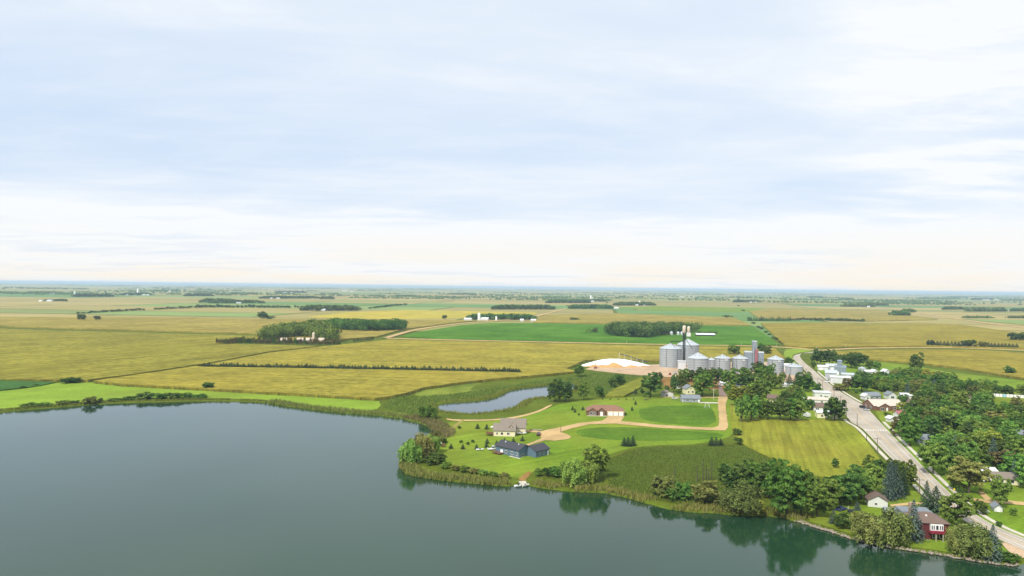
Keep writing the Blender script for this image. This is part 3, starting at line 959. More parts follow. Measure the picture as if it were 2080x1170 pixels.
# ------------------------------------------------------------------ buildings
def opening(parent, side_, a, z, w, h, L, W, kind, ox=0.0, oy=0.0, framemat=None, panemat=None):
    """a window / door in wall side_ ('f','b','l','r'); a = distance along the wall from its centre"""
    fm = framemat or M_trim
    T = {'f': (1, 0, 0, -W / 2), 'b': (-1, 0, 0, W / 2), 'r': (0, 1, L / 2, 0), 'l': (0, -1, -L / 2, 0)}[side_]
    ux, uy, cx, cy_ = T
    nx, ny = uy, -ux

    def slab(mb, a0, a1, z0, z1, d0, d1):
        c = []
        for zz in (z0, z1):
            for aa, dd in ((a0, d0), (a1, d0), (a1, d1), (a0, d1)):
                c.append((ox + cx + ux * aa + nx * dd, oy + cy_ + uy * aa + ny * dd, zz))
        mb.add(c, [(0, 3, 2, 1), (4, 5, 6, 7), (0, 1, 5, 4), (1, 2, 6, 5), (2, 3, 7, 6), (3, 0, 4, 7)])
    mb = MB()
    if kind == 'window':
        t = 0.10
        slab(mb, a - w / 2, a + w / 2, z - t, z, -0.05, 0.07)
        slab(mb, a - w / 2, a + w / 2, z + h, z + h + t, -0.05, 0.06)
        for s in (-1, 1): slab(mb, a + s * w / 2 - t / 2, a + s * w / 2 + t / 2, z, z + h, -0.05, 0.05)
        if w > 1.3: slab(mb, a - t / 2, a + t / 2, z, z + h, -0.05, 0.05)
        o = mb.build('window', fm, parent)
        pm = MB(); slab(pm, a - w / 2 + 0.03, a + w / 2 - 0.03, z + 0.01, z + h - 0.01, -0.02, 0.02)
        pm.build('pane', panemat or M_glass, o)
    else:
        slab(mb, a - w / 2, a + w / 2, z, z + h, -0.05, 0.05)
        o = mb.build(kind, panemat or fm, parent)
        if kind == 'garage_door':
            for k in range(1, 4):
                q = MB(); slab(q, a - w / 2 + 0.05, a + w / 2 - 0.05, z + h * k / 4 - 0.03, z + h * k / 4 + 0.03, 0.04, 0.07)
                q.build('panel_rail', fm, o)
        else:
            q = MB(); slab(q, a + w * 0.3, a + w * 0.4, z + h * 0.45, z + h * 0.5, 0.04, 0.12)
            q.build('handle', M_steeldark, o)
    return o


def walls(parent, L, W, H, RH, mat, ox=0.0, oy=0.0, z0=0.0, axis='x', gable=True, name='wall'):
    mb = MB()
    l, w = (L / 2, W / 2)
    v = [(-l, -w, z0), (l, -w, z0), (l, w, z0), (-l, w, z0), (-l, -w, H), (l, -w, H), (l, w, H), (-l, w, H)]
    f = [(0, 1, 5, 4), (2, 3, 7, 6)]
    if gable and axis == 'x':
        v += [(-l, 0, H + RH), (l, 0, H + RH)]
        f += [(1, 2, 6, 9, 5), (3, 0, 4, 8, 7)]
    elif gable:
        v += [(0, -w, H + RH), (0, w, H + RH)]
        f = [(0, 1, 5, 8, 4), (2, 3, 7, 9, 6), (1, 2, 6, 5), (3, 0, 4, 7)]
    else:
        f += [(1, 2, 6, 5), (3, 0, 4, 7), (4, 5, 6, 7)]
    mb.add([(x + ox, y + oy, z) for x, y, z in v], f)
    return mb.build(name, mat, parent)


def roof(parent, L, W, H, RH, mat, ox=0.0, oy=0.0, axis='x', kind='gable', ov=0.45, th=0.18, name='roof'):
    mb = MB()
    if axis == 'y': L, W = W, L
    l, w = L / 2 + ov, W / 2 + ov
    sl_ = RH / (W / 2)
    he, hr = H - ov * sl_, H + RH
    i = (w - 0.0) * 0.9 if kind == 'hip' else 0.0
    i = min(i, l * 0.95)
    if kind == 'flat':
        mb.box(-l, l, -w, w, H + 0.01, H + max(RH, 0.3))
        V = mb.v; mb = MB(); F = [(0, 3, 2, 1), (4, 5, 6, 7), (0, 1, 5, 4), (1, 2, 6, 5), (2, 3, 7, 6), (3, 0, 4, 7)]
    else:
        V = [(-l, -w, he), (l, -w, he), (l, w, he), (-l, w, he), (-l + i, 0, hr), (l - i, 0, hr)]
        V += [(x, y, z + th) for x, y, z in V]
        F = [(6, 7, 11, 10), (8, 9, 10, 11), (7, 8, 11), (9, 6, 10), (0, 1, 7, 6), (1, 2, 8, 7), (2, 3, 9, 8), (3, 0, 6, 9), (0, 4, 5, 1), (2, 5, 4, 3), (1, 5, 2), (3, 4, 0)]
        if kind == 'gable':
            F = [(6, 7, 11, 10), (8, 9, 10, 11), (0, 1, 7, 6), (2, 3, 9, 8), (1, 5, 11, 7), (5, 2, 8, 11), (3, 4, 10, 9), (4, 0, 6, 10), (0, 4, 5, 1), (2, 5, 4, 3)]
    if axis == 'y': V = [(-y, x, z) for x, y, z in V]
    mb.add([(x + ox, y + oy, z + 0.02) for x, y, z in V], F)
    return mb.build(name, mat, parent)


def house(name, label, cat, px, py, yaw, L, W, H, RH, wm, rm, kind='gable', axis='x', ops=(), group=None, chim=None, back=True, mats=None):
    """px, py: the photo point at the middle of the front foot of the wall"""
    p = G(px, py)
    yr = rad(yaw)
    if back: p = p + Vector((-math.sin(yr), math.cos(yr), 0)) * (W / 2)
    e = empty(name, (p.x, p.y, 0.02), yr)
    tag(e, label, cat, group)
    walls(e, L, W, H, RH, wm, axis=axis, gable=(kind == 'gable'))
    r = roof(e, L, W, H, RH, rm, axis=axis, kind=kind)
    for s, a, z, w, h, k in ops:
        opening(e, s, a, z, w, h, L, W, k)
    if chim:
        mb = MB(); mb.box(chim[0] - 0.4, chim[0] + 0.4, chim[1] - 0.4, chim[1] + 0.4, H, H + RH + chim[2])
        mb.build('chimney', M_chimney, r)
    return e


def wing(e, ox, oy, L, W, H, RH, wm, rm, axis='x', kind='gable', ops=()):
    walls(e, L, W, H, RH, wm, ox, oy, axis=axis, gable=(kind == 'gable'))
    roof(e, L, W, H, RH, rm, ox, oy, axis=axis, kind=kind)
    for s, a, z, w, h, k in ops: opening(e, s, a, z, w, h, L, W, k, ox, oy)


W_ = 'window'
# slate-blue house on the point
e = house('ranch_house', 'slate blue ranch house with charcoal roof near the dock', 'house', 1030, 924.5, -44, 15.5, 8.6, 3.5, 2.0, M_blueside, M_roofdark,
          ops=[('f', 3.2, 0.9, 1.5, 1.2, W_), ('f', -0.8, 0.9, 1.4, 1.2, W_), ('f', -3.6, 0.0, 1.8, 2.1, 'door'), ('f', 6.4, 0.9, 0.9, 1.2, W_), ('r', -1.6, 0.2, 1.2, 1.2, W_), ('r', 2.4, 0.0, 0.95, 2.1, 'door')])
for dx, dy in ((-4, -1.2), (4.5, -1.0)):
    mb = MB(); mb.box(dx - 0.2, dx + 0.2, dy - 0.2, dy + 0.2, 4.3, 5.6); mb.build('roof_vent', M_trim, e)
wing(e, 9.0, 6.4, 8.0, 9.6, 3.0, 1.9, M_blueside, M_roofdark, axis='y', ops=[('r', -1.8, 0.9, 0.8, 1.1, W_), ('r', 0.8, 0.9, 0.8, 1.1, W_), ('r', 3.9, 0.0, 1.0, 2.1, 'door')])
mb = MB(); mb.box(-7.4, -2.2, -7.2, -4.36, 0.55, 0.75)
dk = mb.build('deck', M_deck, e)
for x in (-7.2, -4.8, -2.4):
    mb = MB(); mb.box(x - 0.08, x + 0.08, -7.1, -6.94, 0, 1.7); mb.build('post', M_deck, dk)
mb = MB(); mb.box(-7.4, -2.2, -7.19, -7.09, 1.55, 1.68); mb.box(-7.4, -2.2, -7.17, -7.11, 1.1, 1.18); mb.build('railing', M_deck, dk)
mb = MB(); mb.box(2.5, 9.5, -5.6, -4.6, 0.0, 0.12); mb.build('walkway', M_walk, e)

# cream house with tan roof
e = house('family_house', 'cream house with tan shingle roof and brown deck', 'house', 1024, 886.5, -4, 11.5, 8.5, 3.2, 2.9, M_cream, M_rooftan,
          ops=[('f', -3.8, 0.9, 0.8, 1.2, W_), ('f', -1.2, 0.9, 1.3, 1.2, W_), ('f', 2.2, 0.9, 1.4, 1.2, W_), ('r', -1.5, 0.9, 0.7, 1.4, W_), ('r', 0.6, 0.9, 0.7, 1.4, W_)])
wing(e, 4.2, 8.2, 13.5, 9.0, 3.4, 4.0, M_cream, M_rooftan, ops=[('r', -2.0, 0.0, 2.5, 2.2, 'garage_door'), ('r', 1.6, 0.0, 2.5, 2.2, 'garage_door'), ('r', 0, 4.6, 0.7, 0.9, W_)])
wing(e, 3.4, 1.6, 5.0, 8.0, 3.3, 2.4, M_cream, M_rooftan, axis='y', ops=[])
mb = MB(); mb.box(-9.6, -5.8, -4.6, -0.4, 1.2, 1.4)
dk = mb.build('deck', M_deck, e)
for x, y in ((-9.4, -4.4), (-7.7, -4.4), (-6.0, -4.4), (-9.4, -0.7)):
    mb = MB(); mb.box(x - 0.09, x + 0.09, y - 0.09, y + 0.09, 0, 2.4); mb.build('post', M_deck, dk)
mb = MB(); mb.box(-9.6, -5.8, -4.55, -4.45, 2.2, 2.34); mb.box(-9.6, -5.8, -4.54, -4.46, 1.42, 1.95); mb.box(-9.55, -9.45, -4.4, -0.4, 1.42, 1.95); mb.build('railing', M_deck, dk)

# brick house with red-brown roof
e = house('brick_house', 'low brown brick house with red-brown roof and three garage doors', 'house', 1230, 844, -3, 23.5, 10.5, 2.9, 2.7, M_brick, M_roofred, 'hip',
          ops=[('f', -9.6, 0.7, 1.6, 1.5, W_), ('f', -7.2, 0.7, 1.2, 1.5, W_)])
wing(e, -8.2, -4.6, 5.4, 4.0, 2.9, 1.7, M_brick, M_roofred, axis='y', ops=[('f', -1.0, 0.6, 1.6, 1.6, W_), ('f', 1.2, 0.6, 1.6, 1.6, W_)])
wing(e, -2.6, -5.2, 4.4, 3.2, 3.2, 1.7, M_brick, M_roofred, axis='y', ops=[('f', 0, 0.0, 1.6, 2.5, 'door')])
walls(e, 10.6, 1.2, 2.75, 0, M_cream, 6.2, -5.3, gable=False, name='garage_front')
for a in (-3.2, 0.1, 3.4): opening(e, 'f', a, 0.0, 2.7, 2.2, 10.6, 1.2, 'garage_door', 6.2, -5.3)
for a in (-4.9, -1.55, 1.75, 4.95): opening(e, 'f', a, 0.1, 0.28, 2.3, 10.6, 1.2, 'trim_post', 6.2, -5.3, M_deck)
mb = MB(); mb.box(-11.5, 0.5, -8.6, -7.0, 0.0, 0.1); mb.build('walkway', M_walk, e)

# grey ranch, yellow house, small white houses by the side street
house('ranch_house', 'grey ranch house with white trim beside the gravel drive', 'house', 1404, 817.2, -2, 12.8, 8.0, 2.7, 1.9, M_greyside, M_roofgrey,
      ops=[('f', -2.6, 0.9, 1.5, 1.1, W_), ('f', 2.0, 0.9, 1.5, 1.1, W_), ('f', 5.4, 0.0, 1.0, 2.1, 'door'), ('f', -5.9, 0.0, 0.3, 2.5, 'trim_board')])
house('cottage', 'pale yellow gabled house under the big trees', 'house', 1403, 801, 8, 7.0, 8.0, 4.2, 2.4, M_yellowside, M_roofgrey, axis='y',
      ops=[('f', -1.8, 1.2, 1.0, 1.2, W_), ('f', 1.6, 1.2, 1.3, 1.3, W_), ('f', 0, 4.0, 0.8, 0.9, W_)])
house('garage', 'small white garage with dark open door left of the yellow house', 'garage', 1359, 805.5, 12, 7.0, 6.5, 2.4, 1.6, M_white, M_rooftan, axis='y', ops=[('f', -1.9, 0.0, 1.7, 1.8, W_)])  # dark glass pane stands in for the shade inside the open door
house('cottage', 'tiny white house between trees near the grain yard', 'house', 1380, 789.5, 0, 4.5, 6.0, 4.0, 2.0, M_white, M_roofgrey, axis='y', ops=[('f', 0, 1.4, 0.9, 1.1, W_)])
house('shed', 'white shed at the top of the brown side street', 'shed', 1472, 784, 0, 6.5, 5.0, 2.4, 1.2, M_white, M_roofwhite, ops=[('f', 0, 0, 1.0, 2.0, 'door')])
house('cottage', 'white house glimpsed through the trees below the bins', 'house', 1505, 791, 0, 9.0, 7.0, 3.0, 2.0, M_white, M_roofgrey, ops=[('f', 1, 0.9, 1.2, 1.2, W_)])
house('cottage', 'tan cabin with brown roof in the thick trees', 'house', 1570, 817, -25, 7.5, 6.5, 2.8, 2.2, M_cream, M_roofbrown, ops=[('f', 0.5, 0.9, 1.2, 1.1, W_), ('r', 0, 0.9, 1.0, 1.1, W_)])
house('shed', 'low white shed behind dark spruces near the short bin', 'shed', 1600, 786.5, -10, 7.5, 5.0, 2.2, 1.0, M_white, M_roofwhite, ops=[('f', 1, 0, 1.0, 2.0, 'door')])

# left side of main street
e = house('store', 'white flat-roofed store beside the main street', 'store', 1671, 808, -14, 11.0, 10.0, 3.6, 0.4, M_white, M_roofwhite, 'flat', ops=[('r', 0, 0.3, 3.0, 2.0, W_), ('r', -3.5, 0, 1.1, 2.1, 'door'), ('f', -1, 0.9, 1.4, 1.1, W_)])
e = house('workshop', 'low workshop with pale pink roof below the white store', 'workshop', 1660, 820.5, -14, 14.5, 8.0, 3.0, 1.2, M_white, M_roofpink, ops=[('f', -3.8, 0.1, 4.2, 2.2, W_), ('f', 3.0, 1.0, 1.4, 1.2, W_), ('r', 0, 1.0, 1.2, 1.1, W_)])
wing(e, -7.8, 1.0, 5.5, 7.0, 2.7, 0.9, M_whitemetal, M_roofwhite)
house('cottage', 'white house with brown roof behind the leafy street tree', 'house', 1668, 836, -12, 9.0, 7.5, 3.0, 2.1, M_white, M_roofbrown, ops=[('f', -2.4, 0.5, 2.2, 1.6, W_), ('f', 2.2, 0.9, 1.2, 1.2, W_)])
house('cottage', 'cream house partly hidden by the leafy street tree', 'house', 1681, 850, -12, 12.0, 7.5, 3.2, 1.2, M_yellowside, M_roofwhite, ops=[('f', -3.2, 0.9, 1.4, 1.2, W_), ('f', 0.4, 0.9, 1.2, 1.2, W_)])
# right side of main street
e = house('hall', 'long brick hall with pale pink roof at the street corner', 'hall', 1806, 834, 2, 20.5, 15.0, 3.2, 3.0, M_brick, M_roofpink, ops=[('f', 7.4, 0.0, 1.3, 2.4, 'door'), ('f', 4.0, 0.8, 1.8, 1.4, W_), ('f', 9.4, 0, 0.5, 2.6, 'trim_board'), ('l', -3, 0.8, 2.0, 1.4, W_), ('l', 3, 0.8, 2.0, 1.4, W_)])
wing(e, -4.2, -8.0, 8.0, 3.4, 2.9, 2.2, M_brick, M_roofpink, axis='y', ops=[('f', -1.5, 0.5, 2.2, 1.7, W_), ('f', 1.6, 0.0, 1.2, 2.2, 'door')])
e = house('cottage', 'blue-grey house with white porch behind the brick hall', 'house', 1775, 812, 6, 11.0, 8.0, 3.0, 2.0, M_greyside, M_roofgrey, ops=[('f', -1.5, 0.9, 1.3, 1.2, W_), ('f', 2.5, 0.9, 2.0, 1.2, W_)])
wing(e, -5.6, -2.4, 4.2, 6.0, 2.8, 1.5, M_white, M_roofwhite, axis='y', ops=[('f', 0, 0.8, 1.4, 1.2, W_)])
house('barn', 'white shed with rust-red roof beside the maroon-leaved tree', 'shed', 1838, 853, 4, 7.5, 6.5, 3.3, 1.8, M_white, M_roofrust, ops=[('l', 0, 0.0, 2.0, 2.2, 'door')])
house('shed', 'small white shed on the lawn below the red-roofed shed', 'shed', 1815, 858, 8, 4.4, 4.4, 2.3, 1.3, M_white, M_roofwhite, axis='y', ops=[('f', 0, 0, 1.4, 1.8, 'door')])
house('cottage', 'narrow white house with glass porch right of the blue-grey house', 'house', 1813, 811.5, 0, 6.0, 7.0, 3.4, 2.0, M_white, M_roofgrey, axis='y', ops=[('f', 0, 0.8, 2.4, 1.6, W_)])
house('cottage', 'white house with brown end wall among the town trees', 'house', 1844, 813, -8, 8.5, 7.0, 3.4, 1.4, M_white, M_roofwhite, ops=[('r', 0, 0.2, 4.0, 2.6, 'door'), ('f', 0, 1, 1.3, 1.2, W_)])
house('cottage', 'white gable end peeking out right of the yellow bush', 'house', 1855, 829, 10, 4.5, 7.0, 3.6, 2.0, M_white, M_roofbrown, axis='y', ops=[('f', 0, 1, 1.0, 1.2, W_)])
house('cottage', 'pale gable peeking through the upper town canopy', 'house', 1973, 823, 0, 5.0, 7.0, 4.0, 2.2, M_cream, M_roofbrown, axis='y', ops=[('f', 0, 1.2, 1.0, 1.2, W_)])
house('garage', 'white garage with dark roof at the right picture edge', 'garage', 2073, 893, -6, 11.0, 7.0, 2.8, 1.8, M_white, M_roofgrey, ops=[('f', -1, 0.8, 1.4, 1.0, W_)])
house('cottage', 'grey house under trees beside the sidewalk', 'house', 1883, 905, -15, 6.5, 6.0, 3.2, 2.0, M_greyside, M_roofgrey, ops=[('f', 1, 0.9, 1.1, 1.1, W_)])
house('cottage', 'house with pale roof between two dark spruces', 'house', 1970, 915, -12, 9.5, 7.0, 2.6, 1.6, M_white, M_roofpink, ops=[('f', 0, 0.9, 1.3, 1.1, W_)])
house('cottage', 'tan house with steep gable behind the olive tree', 'house', 1981, 957, 14, 7.0, 8.0, 3.4, 2.8, M_cream, M_rooftan, axis='y', ops=[('f', 0, 1.2, 1.2, 1.3, W_)])
house('garage', 'pale grey garage with white roof above the sandy lane', 'garage', 2011, 973, -8, 6.5, 7.5, 2.9, 1.2, M_greyside, M_roofwhite, ops=[('f', 0, 0.0, 2.6, 2.1, 'garage_door')])
house('cottage', 'low house with tan roof at the right above the lawn', 'house', 2046, 985, -10, 9.5, 7.0, 2.6, 1.8, M_cream, M_rooftan, ops=[('f', -2, 0.9, 1.3, 1.1, W_), ('f', 2, 0.9, 1.3, 1.1, W_)])

# lakeside lots, lower right
e = house('lake_house', 'dark red lake house with white bay windows and balcony', 'house', 1893, 1096, -8, 10.0, 9.5, 5.4, 2.0, M_redside, M_roofbrown, 'hip',
          ops=[('f', 0.9, 0.6, 1.5, 1.3, W_), ('f', 2.9, 0.6, 1.3, 1.3, W_), ('f', 4.4, 0.1, 0.9, 2.0, 'door')])
walls(e, 3.9, 0.9, 5.1, 0, M_trim, 1.2, -5.1, z0=3.1, gable=False, name='bay')
for a in (-1.5, -0.9, 0.05, 1.0, 1.6):
    opening(e, 'f', a, 3.45, 0.42 if abs(a) > 0.5 else 0.8, 1.35, 3.9, 0.9, W_, 1.2, -5.1)
mb = MB(); mb.box(-1.2, 5.0, -7.0, -4.8, 2.55, 2.75)
dk = mb.build('balcony', M_deckred, e)
mb = MB(); mb.box(-1.2, 5.0, -7.0, -6.9, 2.76, 3.5); mb.build('railing', M_deckred, dk)
for x in (0.4, 2.5, 4.4):
    mb = MB(); mb.box(x - 0.09, x + 0.09, -6.85, -6.67, 0, 2.54); mb.build('post', M_palepole, dk)
mb = MB(); mb.box(-3.9, -2.8, 3.2, 4.2, 5.0, 9.4); mb.build('chimney', M_chimney, e)
wing(e, -1.0, 7.4, 9.0, 5.4, 5.6, 0.5, M_greyside, M_roofgrey, kind='flat')
mb = MB(); mb.box(-1.0, -0.5, -2.2, -1.7, 6.6, 7.1); mb.build('skylight', M_trim, e)
house('garage', 'white garage with brown hip roof in front of the spruces', 'garage', 1783, 1031, -18, 6.6, 6.8, 2.5, 1.9, M_white, M_roofbrown, axis='y', ops=[('f', -0.6, 0.9, 1.0, 0.7, W_), ('r', 0, 0, 2.6, 2.1, 'garage_door')])
house('cottage', 'grey roofed cottage behind the big olive willow', 'house', 1828, 1066, -14, 8.0, 6.5, 2.8, 1.9, M_white, M_roofgrey, axis='x', ops=[('r', 0, 0.9, 1.2, 1.1, W_), ('f', 1, 0.9, 1.1, 1.1, W_)])
house('shed', 'small white arched shed with grey roof on the right lawn', 'shed', 2028, 1040, -16, 2.6, 3.6, 1.7, 1.1, M_white, M_roofgrey, axis='y', ops=[('f', 0, 0, 1.1, 1.5, 'door')])
house('hen_house', 'tiny white box shed beside the round dark bush', 'shed', 2003, 1043, -10, 1.4, 1.2, 0.9, 0.4, M_white, M_roofwhite, axis='y', ops=[('f', 0, 0.1, 0.5, 0.6, 'door')])


# ------------------------------------------------------------------ grain bins and elevators
def grain_bin(label, cx, yfront, R, eave, peak, ribs=0, rings=6, vents=8, plate=True, group='grain bins in the row'):
    p = G(cx, yfront)
    d = Vector((p.x, p.y, 0)).normalized()
    p = p + d * R
    e = empty('grain_bin', (p.x, p.y, 0.02), math.atan2(-d.x, d.y))
    tag(e, label, 'grain bin', group)
    mb = MB(); mb.lathe([(R + 0.6, 0), (R + 0.6, 0.5), (R + 0.1, 0.5)], 48); mb.build('foundation', M_concrete, e)
    mb = MB(); mb.lathe([(R, 0.5), (R, eave)], 64); w = mb.build('wall', M_steel, e, smooth=True)
    mb = MB()
    for k in range(rings):
        z = 0.5 + (eave - 0.5) * (k + 1) / (rings + 1)
        mb.lathe([(R + 0.005, z - 0.30), (R + 0.06, z - 0.26), (R + 0.06, z + 0.26), (R + 0.005, z + 0.30)], 48)
    mb.build('wall_ring', M_steelband, w)
    if ribs:
        mb = MB()
        for k in range(ribs):
            t = 2 * math.pi * k / ribs
            c, s = math.cos(t), math.sin(t)
            q = [(R, -0.10), (R + 0.2, -0.10), (R + 0.2, 0.10), (R, 0.10)]
            v = [(c * x - s * y, s * x + c * y, z) for z in (0.5, eave - 0.05) for x, y in q]
            mb.add(v, [(0, 1, 5, 4), (1, 2, 6, 5), (2, 3, 7, 6), (4, 5, 6, 7)])
        mb.build('stiffener', M_steelroof, w)
    mb = MB(); mb.lathe([(R + 0.35, eave - 0.05), (R + 0.35, eave + 0.1), (0.9, peak - 0.7), (0.9, peak - 0.2), (0.05, peak)], 48)
    r = mb.build('roof', M_steelroof, e)
    mb = MB()
    nr = 30
    for k in range(nr):
        t = 2 * math.pi * (k + 0.5) / nr
        a = Vector((math.cos(t) * (R + 0.3), math.sin(t) * (R + 0.3), eave + 0.16)); b = Vector((math.cos(t) * 1.0, math.sin(t) * 1.0, peak - 0.68))
        mb.tube([a, b], [0.07, 0.05], 3, False)
    mb.build('roof_rib', M_steelroof, r)
    for k in range(vents):
        t = 2 * math.pi * (k + 0.3) / vents
        f = 0.55
        z = eave + (peak - 0.7 - eave) * (1 - f)
        c, s = math.cos(t) * R * f, math.sin(t) * R * f
        mb = MB(); mb.box(c - 0.35, c + 0.35, s - 0.35, s + 0.35, z, z + 0.75); mb.build('roof_vent', M_steelpaint, r)
    if plate:
        t = rad(-62)
        c, s = math.cos(t), math.sin(t)
        mb = MB()
        q = [(R + 0.03, -1.4), (R + 0.12, -1.4), (R + 0.12, 1.4), (R + 0.03, 1.4)]
        mb.add([(c * x - s * y, s * x + c * y, z) for z in (eave - 1.5, eave - 0.8) for x, y in q], [(0, 1, 5, 4), (1, 2, 6, 5), (2, 3, 7, 6), (4, 5, 6, 7), (0, 3, 2, 1), (3, 0, 4, 7)])
        mb.build('name_plate', M_trim, w)
    t = rad(-112)
    c, s = math.cos(t), math.sin(t)
    mb = MB()
    for dd in (-0.25, 0.25):
        mb.tube([(c * (R + 0.25) - s * dd, s * (R + 0.25) + c * dd, 0.5), (c * (R + 0.25) - s * dd, s * (R + 0.25) + c * dd, eave + 0.4)], [0.05, 0.05], 4)
    for k in range(int(eave / 0.9)):
        z = 0.9 + k * 0.9
        mb.tube([(c * (R + 0.25) - s * -0.25, s * (R + 0.25) + c * -0.25, z), (c * (R + 0.25) - s * 0.25, s * (R + 0.25) + c * 0.25, z)], [0.03, 0.03], 3)
    mb.build('ladder', M_steeldark, e)
    return e


gA = grain_bin('largest grain bin at the left of the elevator, in full view', 1362, 747.5, 11.1, 19.0, 24.4, 0, 9, 10, False)
gB = grain_bin('big grain bin standing behind the dark leg tower', 1397, 740, 11.6, 20.0, 26.6, 0, 9, 10, False)
grain_bin('ribbed grain bin right of the white elevator shed', 1417.5, 757, 9.7, 13.2, 18.8, 44, 4, 8, False)
grain_bin('small hopper bin squeezed between the ribbed bin and the next', 1445, 750, 3.4, 9.0, 11.8, 0, 4, 0, False)
grain_bin('first of two equal grain bins left of the steel mill', 1467.5, 759, 7.4, 14.2, 17.8, 0, 6)
grain_bin('second of two equal grain bins, against the steel mill', 1502.5, 759, 7.4, 14.0, 17.6, 0, 6)
grain_bin('grain bin right of the steel mill', 1575, 760, 7.5, 13.6, 17.4, 0, 6)
grain_bin('shortest grain bin, next to the main street', 1612.5, 762.5, 7.7, 7.7, 11.3, 60, 3, 8, False)


def lattice(mb, x, y, s, z0, z1, r=0.14, step=3.0):
    c = [(x - s, y - s), (x + s, y - s), (x + s, y + s), (x - s, y + s)]
    for a in c: mb.tube([(a[0], a[1], z0), (a[0], a[1], z1)], [r, r], 4)
    n = int((z1 - z0) / step)
    for k in range(n):
        za, zb = z0 + (z1 - z0) * k / n, z0 + (z1 - z0) * (k + 1) / n
        for i in range(4):
            a, b = c[i], c[(i + 1) % 4]
            mb.tube([(a[0], a[1], za), (b[0], b[1], zb)] if k % 2 else [(b[0], b[1], za), (a[0], a[1], zb)], [r * 0.6] * 2, 3)
            mb.tube([(a[0], a[1], zb), (b[0], b[1], zb)], [r * 0.6] * 2, 3)


def ztop(px, py, p):
    """height that the photo row py has above the ground spot p"""
    d = CAMR @ Vector(((px - 1040) / FPX, (585 - py) / FPX, -1.0))
    return CAMH + d.z * (p.y / d.y)


p = G(1389, 745)
e = empty('elevator_leg', (p.x, p.y, 0.02), -0.2)
tag(e, 'tall dark lattice elevator leg with two cream tanks on top', 'grain elevator')
ht = ztop(1389, 676, p)
mb = MB(); lattice(mb, 0, 0, 1.3, 0, ht); mb.build('tower', M_steeldark, e)
for x, y in ((-0.55, -0.5), (0.6, 0.4)):
    mb = MB(); mb.box(x - 0.42, x + 0.42, y - 0.42, y + 0.42, 0, ht); mb.build('casing', M_steeldark, e)
for x, w_, py_ in ((0.0, 1.75, 661), (4.4, 1.5, 662.5)):
    zt = ztop(1389, py_, p)
    zb = ht - 0.3 if x == 0 else ht + 0.6
    prof = [(0.3, zb - 1.2), (w_, zb), (w_, zt - w_ * 0.8)] + [(w_ * math.cos(t), zt - w_ * 0.8 + w_ * 0.8 * math.sin(t)) for t in (0.4, 0.8, 1.2, 1.55)]
    mb = MB(); mb.lathe(prof, 16, x, 0); mb.build('tank', M_silocream, e, smooth=True)
mb = MB(); mb.box(2.4, 6.4, -1.5, 1.5, ht - 3.6, ht + 0.3); mb.build('head_house', M_white, e)
mb = MB(); mb.box(-2.2, 2.2, -2.2, 2.2, ht - 0.2, ht); mb.box(-2.0, 6.4, -1.7, 1.7, ht - 3.8, ht - 3.6); mb.build('platform', M_steeldark, e)
pA = e.matrix_world.inverted() @ Vector((0, 0, 0))
bpy.context.view_layer.update()
inv = e.matrix_world.inverted()
topA = inv @ (gA.location + Vector((0, 0, 24.6))); topB = inv @ (gB.location + Vector((0, 0, 26.8)))
mb = MB(); z = topA.z + 1.6
mb.box(topA.x - 0.8, -1.3, topA.y - 0.35, topA.y + 0.35, z, z + 0.25) if abs(topA.y) < 0.1 else mb.tube([(topA.x, topA.y, z), (0, 0, z)], [0.38, 0.38], 4)
mb.tube([(topA.x, topA.y, z + 1.1), (0, 0, z + 1.1)], [0.08, 0.08], 3)
mb.tube([(topA.x, topA.y, z), topA], [0.45, 0.3], 6)
mb.build('catwalk', M_steeldark, e)
for a, b, r_ in (((1.0, -0.5, ht - 5.0), G(1411, 745), 0.28), ((0.8, -0.6, ht - 13), G(1399, 750), 0.32)):
    bl = inv @ Vector((b.x, b.y + (10 if r_ < 0.3 else 0), 17.5 if r_ < 0.3 else 12.5))
    mb = MB(); mb.tube([a, bl], [r_, r_], 6); mb.build('spout', M_steeldark if r_ < 0.3 else M_steelpaint, e)
bl = inv @ (gA.location + Vector((4.5, -10.9, 18.6)))
mb = MB(); mb.tube([(topA.x, topA.y, topA.z), (bl.x, bl.y, bl.z)], [0.22, 0.22], 5); mb.tube([(bl.x, bl.y, bl.z), (bl.x, bl.y, 1.0)], [0.16, 0.16], 5); mb.build('stair_rail', M_steeldark, e)

house('receiving_shed', 'tall white receiving shed at the foot of the elevator leg', 'shed', 1385.5, 752.5, -6, 7.0, 8.0, 8.6, 0.5, M_whitemetal, M_roofwhite, 'flat', ops=[('r', 0, 0, 3.4, 4.2, W_)])
p = G(1534, 752)
e = empty('feed_mill', (p.x, p.y + 5, 0.02), rad(-10))
tag(e, 'blue-grey steel feed mill with tall headhouse tower and red leg', 'mill')
z1 = ztop(1534, 715.5, p + Vector((0, 5, 0))); z2 = ztop(1535, 693.5, p + Vector((0, 5, 0)))
walls(e, 7.2, 9.0, z1, 1.0, M_steelpaint, -5.4, 0, name='wall'); roof(e, 7.2, 9.0, z1, 1.0, M_steelroof, -5.4, 0, ov=0.25)
walls(e, 6.6, 9.0, z1 - 0.4, 1.0, M_steelpaint, 6.0, 1, name='wall'); roof(e, 6.6, 9.0, z1 - 0.4, 1.0, M_steelroof, 6.0, 1, ov=0.25)
walls(e, 4.4, 4.6, z2, 0.6, M_steelpaint, 0.4, -1, name='headhouse'); roof(e, 4.4, 4.6, z2, 0.5, M_steelroof, 0.4, -1, ov=0.2)
mb = MB(); mb.box(0.6, 3.2, -5.2, -3.6, 0, ztop(1536, 710, p)); mb.build('leg', M_redsteel, e)
mb = MB(); mb.box(-0.9, -0.4, -4.6, -4.1, 0, z2 - 3); mb.build('leg_casing', M_steelroof, e)
